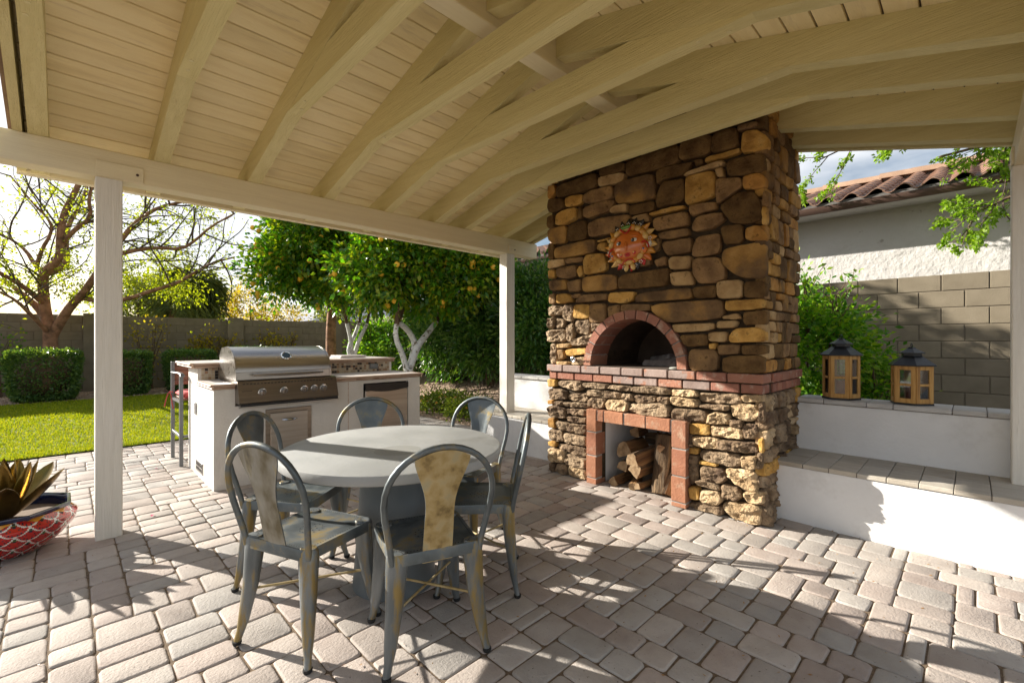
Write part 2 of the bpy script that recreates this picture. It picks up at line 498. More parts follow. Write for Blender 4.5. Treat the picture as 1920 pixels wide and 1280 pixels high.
# ---- lawn
def lawn_far(u): return 12.75 + 0.2 * math.sin(u * 0.55 + 0.6)
us = np.arange(-10, 4.31, 0.3)
mb = MB()
nv = 16
for i, u in enumerate(us):
    for j in range(nv):
        v = V_LAWN + 0.03 + (lawn_far(u) - V_LAWN) * j / (nv - 1)
        mb.v.append((u, v, zg(u, v) + 0.004))
for i in range(len(us) - 1):
    for j in range(nv - 1):
        mb.f.append((i * nv + j, (i + 1) * nv + j, (i + 1) * nv + j + 1, i * nv + j + 1)); mb.m.append(0)
lawn = tag(link('lawn', mesh_from(mb, 'lawn', MT['turf'])), kind='structure')

def grass():
    n = 95000
    u = NP.uniform(-2.6, 4.25, n); t = NP.uniform(0, 1, n) ** 1.35
    far = 12.75 + 0.2 * np.sin(u * 0.55 + 0.6)
    v = V_LAWN + 0.03 + (far - V_LAWN - 0.05) * t
    z = np.array([zg(a, b) for a, b in zip(u, v)]) + 0.003
    h = NP.uniform(0.018, 0.042, n); w = NP.uniform(0.003, 0.006, n) * (1 + 1.2 * t)
    a = NP.uniform(0, 6.28, n); lx = NP.normal(0, 0.012, n); ly = NP.normal(0, 0.012, n)
    P0 = np.stack([u - np.cos(a) * w, v - np.sin(a) * w, z], 1)
    P1 = np.stack([u + np.cos(a) * w, v + np.sin(a) * w, z], 1)
    P2 = np.stack([u + lx, v + ly, z + h], 1)
    V = np.stack([P0, P1, P2], 1).reshape(-1, 3)
    me = bpy.data.meshes.new('grass_blades')
    me.from_pydata(V.tolist(), [], np.arange(3 * n).reshape(-1, 3).tolist())
    me.materials.append(MT['grass'])
    tag(link('grass_blades', me), 'short bright green turf behind the patio', 'grass', kind='stuff')
grass()

# ---- patio of tumbled concrete pavers, laid in a random three-size pattern
mb = MB().box(-3.2, U_BED, -1.6, V_LAWN + 0.02, -0.12, -0.0085)
patio = tag(link('patio', mesh_from(mb, 'patio', MT['sand'])), kind='structure')
UNIT = 0.0745
paver_me = {}
def paver_outline(w, h, seed):
    rr = random.Random(seed)
    c = min(w, h) * 0.10 + 0.004
    pts = []
    for cx, cy, a0 in ((w / 2, h / 2, 0), (-w / 2, h / 2, 90), (-w / 2, -h / 2, 180), (w / 2, -h / 2, 270)):
        ox, oy = cx - math.copysign(c, cx), cy - math.copysign(c, cy)
        for k in (0, 45, 90):
            an = rad(a0 + k)
            j = rr.uniform(-0.0035, 0.0025)
            pts.append((ox + (c + j) * math.cos(an), oy + (c + j) * math.sin(an)))
    return pts
def paver_mb(nu, nv, var):
    w, h = nu * UNIT - 0.005, nv * UNIT - 0.005
    o = paver_outline(w, h, nu * 100 + nv * 10 + var)
    n = len(o)
    mb = MB()
    rr = random.Random(var + 5)
    for (inset, z) in ((0, -0.045), (0, -0.008), (0.004, -0.0018), (0.010, 0.0)):
        for (x, y) in o:
            kx, ky = 1 - inset / (w / 2), 1 - inset / (h / 2)
            mb.v.append((x * kx, y * ky, z + (rr.uniform(-0.0012, 0.0012) if z > -0.03 else 0)))
    for r in range(3):
        for k in range(n):
            mb.f.append((r * n + k, r * n + (k + 1) % n, (r + 1) * n + (k + 1) % n, (r + 1) * n + k)); mb.m.append(0)
    mb.f.append(tuple(range(3 * n, 4 * n))); mb.m.append(0)
    return mb
def paver_layout():
    NU, NV = int((U_BED + 3.1) / UNIT), int((V_LAWN + 1.5) / UNIT)
    occ = np.zeros((NU + 4, NV + 4), bool)
    occ[NU:, :] = True; occ[:, NV:] = True
    sizes = [(3, 2), (2, 3), (2, 2), (3, 3), (4, 2)]
    wts = [0.36, 0.19, 0.26, 0.12, 0.07]
    out = []
    rr = random.Random(3)
    for j in range(NV):
        for i in range(NU):
            if occ[i, j]: continue
            cand = rr.choices(sizes, wts, k=4) + [(2, 2), (3, 1), (2, 1), (1, 2), (1, 3), (1, 1)]
            for (a, b) in cand:
                if not occ[i:i + a, j:j + b].any():
                    # avoid leaving one-unit slots
                    if a > 1 and not occ[i + a, j] and (occ[i + a + 1, j] if i + a + 1 < NU else True) and rr.random() < 0.95: continue
                    occ[i:i + a, j:j + b] = True
                    out.append((-3.1 + (i + a / 2) * UNIT, -1.5 + (j + b / 2) * UNIT, a, b))
                    break
    return out
CS, SS = math.cos(rad(44.65)), math.sin(rad(44.65))
def solid_at(u, v):
    return (3.75 < u < 4.6 and 1.15 < v < 3.05) or (1.05 < u < 3.05 and 4.85 < v < 5.85) or (u > 3.95 and v < 4.6) 
pl = []
for (u, v, a, b) in paver_layout():
    if solid_at(u, v): continue
    d = u * SS + v * CS; l = u * CS - v * SS
    if d < 0.25 or abs(l) > 1.45 * d + 0.35: continue
    inside = abs(l) < 1.16 * d and 1.35 / d < 0.79
    pl.append(((a * b / d ** 3 if inside else 0), u, v, a, b))
pl.sort(reverse=True)
rr = random.Random(9)
field = MB()
for k, (w, u, v, a, b) in enumerate(pl):
    var = rr.randrange(4)
    dz, tx, ty = rr.uniform(-0.0035, 0.0015), rr.uniform(-0.009, 0.009), rr.uniform(-0.009, 0.009)
    if k < 300:
        if (a, b, var) not in paver_me:
            paver_me[(a, b, var)] = mesh_from(paver_mb(a, b, var), 'paver', MT['paver'], 50)
        link('paver', paver_me[(a, b, var)], patio, (u, v, dz), (tx, ty, rr.choice((0, math.pi))))
    else:
        q = paver_mb(a, b, var).xf(Matrix.Translation((u, v, dz)) @ Matrix.Rotation(tx, 4, 'X') @ Matrix.Rotation(ty, 4, 'Y'))
        field.add(q.v, q.f)
def island_variant(src, name):
    m = src.copy(); m.name = name
    nt = m.node_tree
    g = nt.nodes.new('ShaderNodeNewGeometry')
    oi = [n for n in nt.nodes if n.type == 'OBJECT_INFO'][0]
    for l in list(oi.outputs['Random'].links):
        nt.links.new(g.outputs['Random Per Island'], l.to_socket)
    return m
MT['paver_far'] = island_variant(MT['paver'], 'paver_far')
o = link('paver_field', mesh_from(field, 'paver_field', MT['paver_far'], 50), patio)
o['kind'] = 'stuff'

# ---- block walls
def block_wall(name, label, axis, face, a0, a1, z0, rows, vis, back):
    """axis 0: runs along X at y=face; axis 1: runs along Y at x=face. vis(a) says which blocks are parts"""
    loc = (0.5 * (a0 + a1), face, z0) if axis == 0 else (face, 0.5 * (a0 + a1), z0)
    t = Thing(name, label, 'wall', loc)
    H, Ln, T = 0.2032, 0.4064, 0.19
    core, rest = MB(), MB()
    def bx(mb, a, b, y0, y1, q0, q1, bev=0):
        if axis == 0: mb.box(a, b, y0, y1, q0, q1, bev)
        else: mb.box(y0, y1, a, b, q0, q1, bev)
    bx(core, a0 + 0.01, a1 - 0.01, face + 0.008, face + T - 0.008, z0 - 0.3, z0 + rows * H - 0.01)
    t.part('mortar_core', core, MT['block_joint'])
    me = {}
    for r in range(rows):
        a = a0 - (Ln / 2 if r % 2 else 0)
        while a < a1:
            s, e = max(a, a0), min(a + Ln, a1)
            a += Ln
            if e - s < 0.08: continue
            ln = round(e - s, 3)
            c = 0.5 * (s + e)
            zc = z0 + (r + 0.5) * H
            if vis(c, r):
                if ln not in me:
                    m = MB(); h = ln / 2 - 0.005
                    if axis == 0: m.box(-h, h, 0, T, -H / 2 + 0.005, H / 2 - 0.005, 0.004)
                    else: m.box(0, T, -h, h, -H / 2 + 0.005, H / 2 - 0.005, 0.004)
                    me[ln] = mesh_from(m, 'block', MT['block'])
                p = (c, face + R.uniform(-0.002, 0.002), zc) if axis == 0 else (face + R.uniform(-0.002, 0.002), c, zc)
                t.inst('block', me[ln], p)
            else:
                bx(rest, s + 0.005, e - 0.005, face, face + T, zc - H / 2 + 0.005, zc + H / 2 - 0.005, 0.004)
    if rest.v:
        t.part('block_rest', rest, island_variant(MT['block'], 'block_rest'), kind='stuff')
    cap = MB()
    return t
wl_ = block_wall('block_wall', 'long tan concrete block wall behind the lawn', 0, V_WALL, -9.0, U_WALL, 0.13, 9, lambda a, r: -1.6 < a < 7.6, None)
pm = MB()
for up in (0.35, 3.35, 6.3):
    pm = MB().box(up, up + 0.4, V_WALL - 0.09, V_WALL + 0.25, 0.02, 2.0, 0.006)
    wl_.part('pilaster', pm, MT['block'])
block_wall('block_wall', 'tan concrete block wall behind the two lanterns', 1, U_WALL, -4.0, V_WALL - 0.01, 0.12, 10, lambda a, r: (-1.2 < a < 2.4) or (11.3 < a and r > 5), None)

# ---- neighbouring house on the right
def roof_tile(name, mat):
    mb = MB()
    W, Ln, n = 0.30, 0.43, 12
    prof = []
    for i in range(n + 1):
        t = i / n
        y = (t - 0.5) * (W + 0.03)
        z = 0.046 * math.sin(t * 2 * math.pi * 1.03 - 0.3) + 0.014
        prof.append((y, z))
    th = 0.014
    for x in (0, Ln):
        for (y, z) in prof: mb.v.append((x, y, z))
        for (y, z) in prof: mb.v.append((x, y, z - th))
    m = n + 1
    for i in range(n):
        for q in ((i, i + 1, 2 * m + i + 1, 2 * m + i), (m + i + 1, m + i, 3 * m + i, 3 * m + i + 1), (i, m + i, m + i + 1, i + 1)):
            mb.f.append(q); mb.m.append(0)
    return mb
def house():
    t = Thing('neighbour_house', 'pale stucco house with brown S-tile roof beyond the block wall', 'house', (9.0, 4.7, 0))
    v0, v1, uw, ue = -6.0, 10.4, 9.0, 8.45
    wall = MB().box(uw, uw + 8, v0, v1 - 0.5, -0.1, 3.42)
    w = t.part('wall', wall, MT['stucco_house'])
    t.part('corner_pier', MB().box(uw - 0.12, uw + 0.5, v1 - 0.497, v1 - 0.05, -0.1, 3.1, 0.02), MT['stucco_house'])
    pit = 0.33; zr = 3.40
    ang = math.atan(pit)
    deck = MB()
    deck.prism([(ue, zr - 0.015), (ue, zr + 0.085), (11.05, zr + 0.05 + pit * 2.6), (13.65, zr + 0.02), (13.65, zr - 0.015)], 1, v0, v1, 0)
    t.part('roof_deck', deck, MT['mortar_roof'])
    t.part('soffit', MB().box(ue + 0.02, uw - 0.003, v0, v1, zr - 0.05, zr - 0.02), MT['stucco_house'])
    g = MB()
    g.prism([(ue - 0.075, zr - 0.055), (ue - 0.095, zr - 0.02), (ue - 0.10, zr + 0.02), (ue - 0.085, zr + 0.02), (ue - 0.08, zr - 0.01), (ue - 0.002, zr - 0.01), (ue - 0.002, zr - 0.06), (ue - 0.02, zr - 0.075), (ue - 0.06, zr - 0.075)], 1, v0, v1)
    t.part('gutter', g, MT['gutter'])
    me = mesh_from(roof_tile('roof_tile', None), 'roof_tile', MT['rooftile'], 60)
    rest = MB()
    ncol = int((v1 - v0) / 0.30)
    lift = rad(2.2)
    for c in range(ncol):
        vv = v0 + 0.15 + c * 0.30
        part = (-0.9 < vv < 2.9) or (7.1 < vv < 8.8)
        for r in range(8):
            s = -0.04 + r * 0.34
            p = (ue + s * math.cos(ang), vv, zr + 0.105 + s * math.sin(ang) + 0.012)
            if part:
                t.inst('roof_tile', me, p, (0, -(ang - lift), 0))
            else:
                q = roof_tile('x', None).xf(Matrix.Translation(p) @ Matrix.Rotation(-(ang - lift), 4, 'Y'))
                rest.add(q.v, q.f)
    t.part('roof_tile_rest', rest, MT['rooftile'], kind='stuff', smooth=60, recalc=False)
    rm = MB()
    prof = [(0.17 * math.cos(rad(a)), 0.13 * math.sin(rad(a))) for a in range(0, 181, 20)]
    rm.prism([(x, z) for x, z in prof], 1, -0.24, 0.24)
    rme = mesh_from(rm, 'ridge_tile', MT['rooftile_ridge'], 60)
    for c in range(36):
        vv = v0 + 0.24 + c * 0.45
        if -1.2 < vv < 4.0 or 7 < vv < 9.5:
            t.inst('ridge_tile', rme, (11.05, vv, zr + 0.10 + pit * 2.6 + 0.01 * (c % 2)), (rad(2), 0, 0))
    lamp = MB().lathe([(0.0, 0), (0.10, 0.0), (0.11, 0.02), (0.08, 0.06), (0.0, 0.09)], 14)
    lamp.xf(Matrix.Translation((uw - 0.003, 9.75, 2.55)) @ Matrix.Rotation(rad(-90), 4, 'Y'))
    t.part('alarm_bell', lamp, pmat('alarm_red', [(0.5, 0.04, 0.02), (0.6, 0.06, 0.03)], 5, 2, 0.4), label='small red alarm bell on the house wall')
house()

def far_house(name, label, loc, w, dep, hw, hr, mat_r):
    t = Thing(name, label, 'house', loc)
    x, y, _ = loc
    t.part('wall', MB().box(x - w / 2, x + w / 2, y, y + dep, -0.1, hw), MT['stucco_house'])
    e = 0.6
    vs = [(x - w / 2 - e, y - e, hw), (x + w / 2 + e, y - e, hw), (x + w / 2 + e, y + dep + e, hw), (x - w / 2 - e, y + dep + e, hw),
          (x - w / 2 + dep * 0.45, y + dep / 2, hw + hr), (x + w / 2 - dep * 0.45, y + dep / 2, hw + hr)]
    rf = MB().add(vs, [(0, 1, 5, 4), (1, 2, 5), (2, 3, 4, 5), (3, 0, 4), (0, 3, 2, 1)])
    r = t.part('roof', rf, mat_r, smooth=0)
    t.part('chimney', MB().box(x + 1, x + 1.7, y + dep / 2 - 0.3, y + dep / 2 + 0.3, hw + hr - 0.6, hw + hr + 0.5), MT['stucco_house'], parent=r)
    for k in (-0.3, 0.25):
        wd = t.part('window', MB().box(x + k * w - 0.6, x + k * w + 0.6, y - 0.04, y + 0.002, 1.0, 2.2), MT['gutter'])
    return t
far_house('far_house', 'low grey roofed house seen over the wall behind the citrus trees', (19.5, 33.0, 0), 13, 8, 2.75, 1.5, MT['far_roof'])
# ================================================================== ramada (timber patio roof)
SL, VC = 0.262, 1.98
def zb(v):                       # underside of the rafters
    w = v if v >= VC else 2 * VC - v
    return 2.645 + SL * (4.145 - w)
ram = Thing('ramada', 'cream painted timber patio roof with exposed rafters over the dining area', 'patio roof', (2.2, 1.98, 0))
PP, PB, PR, PK = MT['paint_post'], MT['paint_beam'], MT['paint_raft'], MT['paint_plank']
def rpart(name, mb, mat, parent=None, **k): return ram.part(name, mb, mat, parent, **k)
# posts
posts = [(0.156, 4.145, 0.0), (4.005, 4.145, 0.44), (4.285, -0.315, 0.44), (0.32, -0.32, 0.0)]
post_o = []
for (u, v, z) in posts:
    mb = MB().box(u, u + 0.141, v, v + 0.141, z - 0.01, 2.457, 0.006)
    post_o.append(rpart('post', mb, PP))
# beams
beamA = rpart('beam', MB().box(-0.62, 4.57, 4.145, 4.285, 2.455, 2.645, 0.005), PB)
beamB = rpart('beam', MB().box(-0.62, 4.57, -0.325, -0.185, 2.455, 2.645, 0.005), PB)
for (a, b, vf, s) in ((0.158, 0.41, 4.145, -1), (4.03, 4.165, 4.145, -1), (4.24, 4.43, -0.185, 1), (0.3, 0.5, -0.185, 1)):
    v0, v1 = sorted((vf, vf + s * 0.014))
    br = rpart('post_bracket', MB().box(a, b, v0, v1, 2.462, 2.565, 0.003), PB)
    rpart('bolt', MB().lathe([(0.0, 0), (0.009, 0), (0.009, 0.006), (0.0, 0.006)], 8).xf(Matrix.Translation((b - 0.035, v0 - 0.001 if s < 0 else v1 + 0.001, 2.51)) @ Matrix.Rotation(rad(90 * (1 if s < 0 else -1)), 4, 'X')), MT['gutter'], parent=br)
# ridge
rpart('ridge_beam', MB().box(-0.30, 3.63, 1.915, 2.045, 3.135, 3.42, 0.005), PB)
# rafters
RU = [-0.11, 0.515, 1.12, 1.735, 2.34, 2.94, 3.365, 3.955, 4.37]
VT = 4.615                       # rafter tails end here
HR = 0.19
def raft_poly(va, vb, mirror):
    p = [(va, zb(va)), (vb, zb(vb)), (vb, zb(vb) + HR), (va, zb(va) + HR)]
    return [((2 * VC - a) if mirror else a, z) for a, z in p]
def bev_prism(poly, u0, u1, b=0.004):
    mb = MB().prism(poly, 0, u0, u1)
    return mb
for i, u in enumerate(RU):
    for mirror in (False, True):
        va = 2.047
        if u > 3.5: va = (3.09 if not mirror else 2 * VC - 1.085)
        mb = bev_prism(raft_poly(va, VT, mirror), u - 0.046, u + 0.046)
        rpart('rafter', mb, PR, smooth=0)
# fly rafters at both gable ends
for u in (-0.20, 4.50):
    for mirror in (False, True):
        va = 1.985
        if u > 3.5: va = (3.09 if not mirror else 2 * VC - 1.085)
        rpart('fly_rafter', bev_prism([(a, z - (0.0)) for a, z in raft_poly(va, VT + 0.03, mirror)], u - 0.022, u + 0.022), PR, smooth=0)
# collar ties under the rafters
ZT, HT = 2.885, 0.168
vt0 = 4.145 - (ZT - 2.645) / SL
vt1 = 4.145 - (ZT + HT - 2.645) / SL
for i, u in enumerate(RU[:7]):
    w = 0.044 + 0.003 * (i % 2)
    g = 0.002
    poly = [(vt0, ZT - g), (vt1, ZT + HT - g), (2 * VC - vt1, ZT + HT - g), (2 * VC - vt0 - 0.02, ZT - g + 0.005), (2 * VC - vt0 - 0.0, ZT - g)]
    tie = rpart('collar_tie', MB().prism(poly, 0, u - w, u + w), PR, smooth=0)
    pg = MB()
    for vv in (vt0 - 0.10, vt0 - 0.22, 2 * VC - vt0 + 0.12, 2 * VC - vt0 + 0.26):
        pg.lathe([(0.0, ZT - g - 0.004), (0.011, ZT - g - 0.004), (0.012, ZT - g + 0.002)], 8, (u + R.uniform(-0.02, 0.02), vv))
    rpart('wood_plug', pg, MT['plug'], parent=tie)
# deck boards (v-groove), one by one
PW = 0.1435
ca = math.cos(math.atan(SL))
nb = int((VT + 0.06 - VC) / (PW * ca)) + 1
for mirror in (False, True):
    for k in range(nb):
        va = VC + 0.005 + k * PW * ca
        vb = va + (PW - 0.007) * ca
        vm = 0.5 * (va + vb)
        real = 2 * VC - vm if mirror else vm
        u1 = 3.615 if 1.02 < real < 3.16 else 4.53
        c = 0.003
        def zt(v, dz): return zb(v) + HR + dz
        poly = [(va + c, zt(va + c, 0.0005)), (vb - c, zt(vb - c, 0.0005)), (vb, zt(vb, 0.010)), (vb, zt(vb, 0.02)), (va, zt(va, 0.02)), (va, zt(va, 0.010))]
        if mirror: poly = [(2 * VC - a, z) for a, z in poly]
        rpart('deck_board', MB().prism(poly, 0, -0.225, u1), PK, smooth=0)
# roofing over the boards, leaving the chimney free
for mirror in (False, True):
    def q(v): return 2 * VC - v if mirror else v
    def slab(va, vb, u0, u1):
        p = [(q(va), zb(va) + HR + 0.021), (q(vb), zb(vb) + HR + 0.021), (q(vb), zb(vb) + HR + 0.07), (q(va), zb(va) + HR + 0.07)]
        return MB().prism(p, 0, u0, u1)
    e = 3.12 if not mirror else 2 * VC - 1.06
    m = slab(VC, e, -0.26, 3.61); m2 = slab(e + 0.001, VT + 0.08, -0.26, 4.56)
    m.add(m2.v, m2.f)
    rpart('roofing', m, MT['roofing'], smooth=0)
# fascia at the eaves
for mirror in (False, True):
    a, b = VT + 0.001, VT + 0.036
    p = [(a, zb(a) - 0.012), (b, zb(b) - 0.012), (b, zb(b) + HR + 0.018), (a, zb(a) + HR + 0.018)]
    if mirror: p = [(2 * VC - x, z) for x, z in p]
    rpart('fascia', MB().prism(p, 0, -0.225, 4.53), PB, smooth=0)
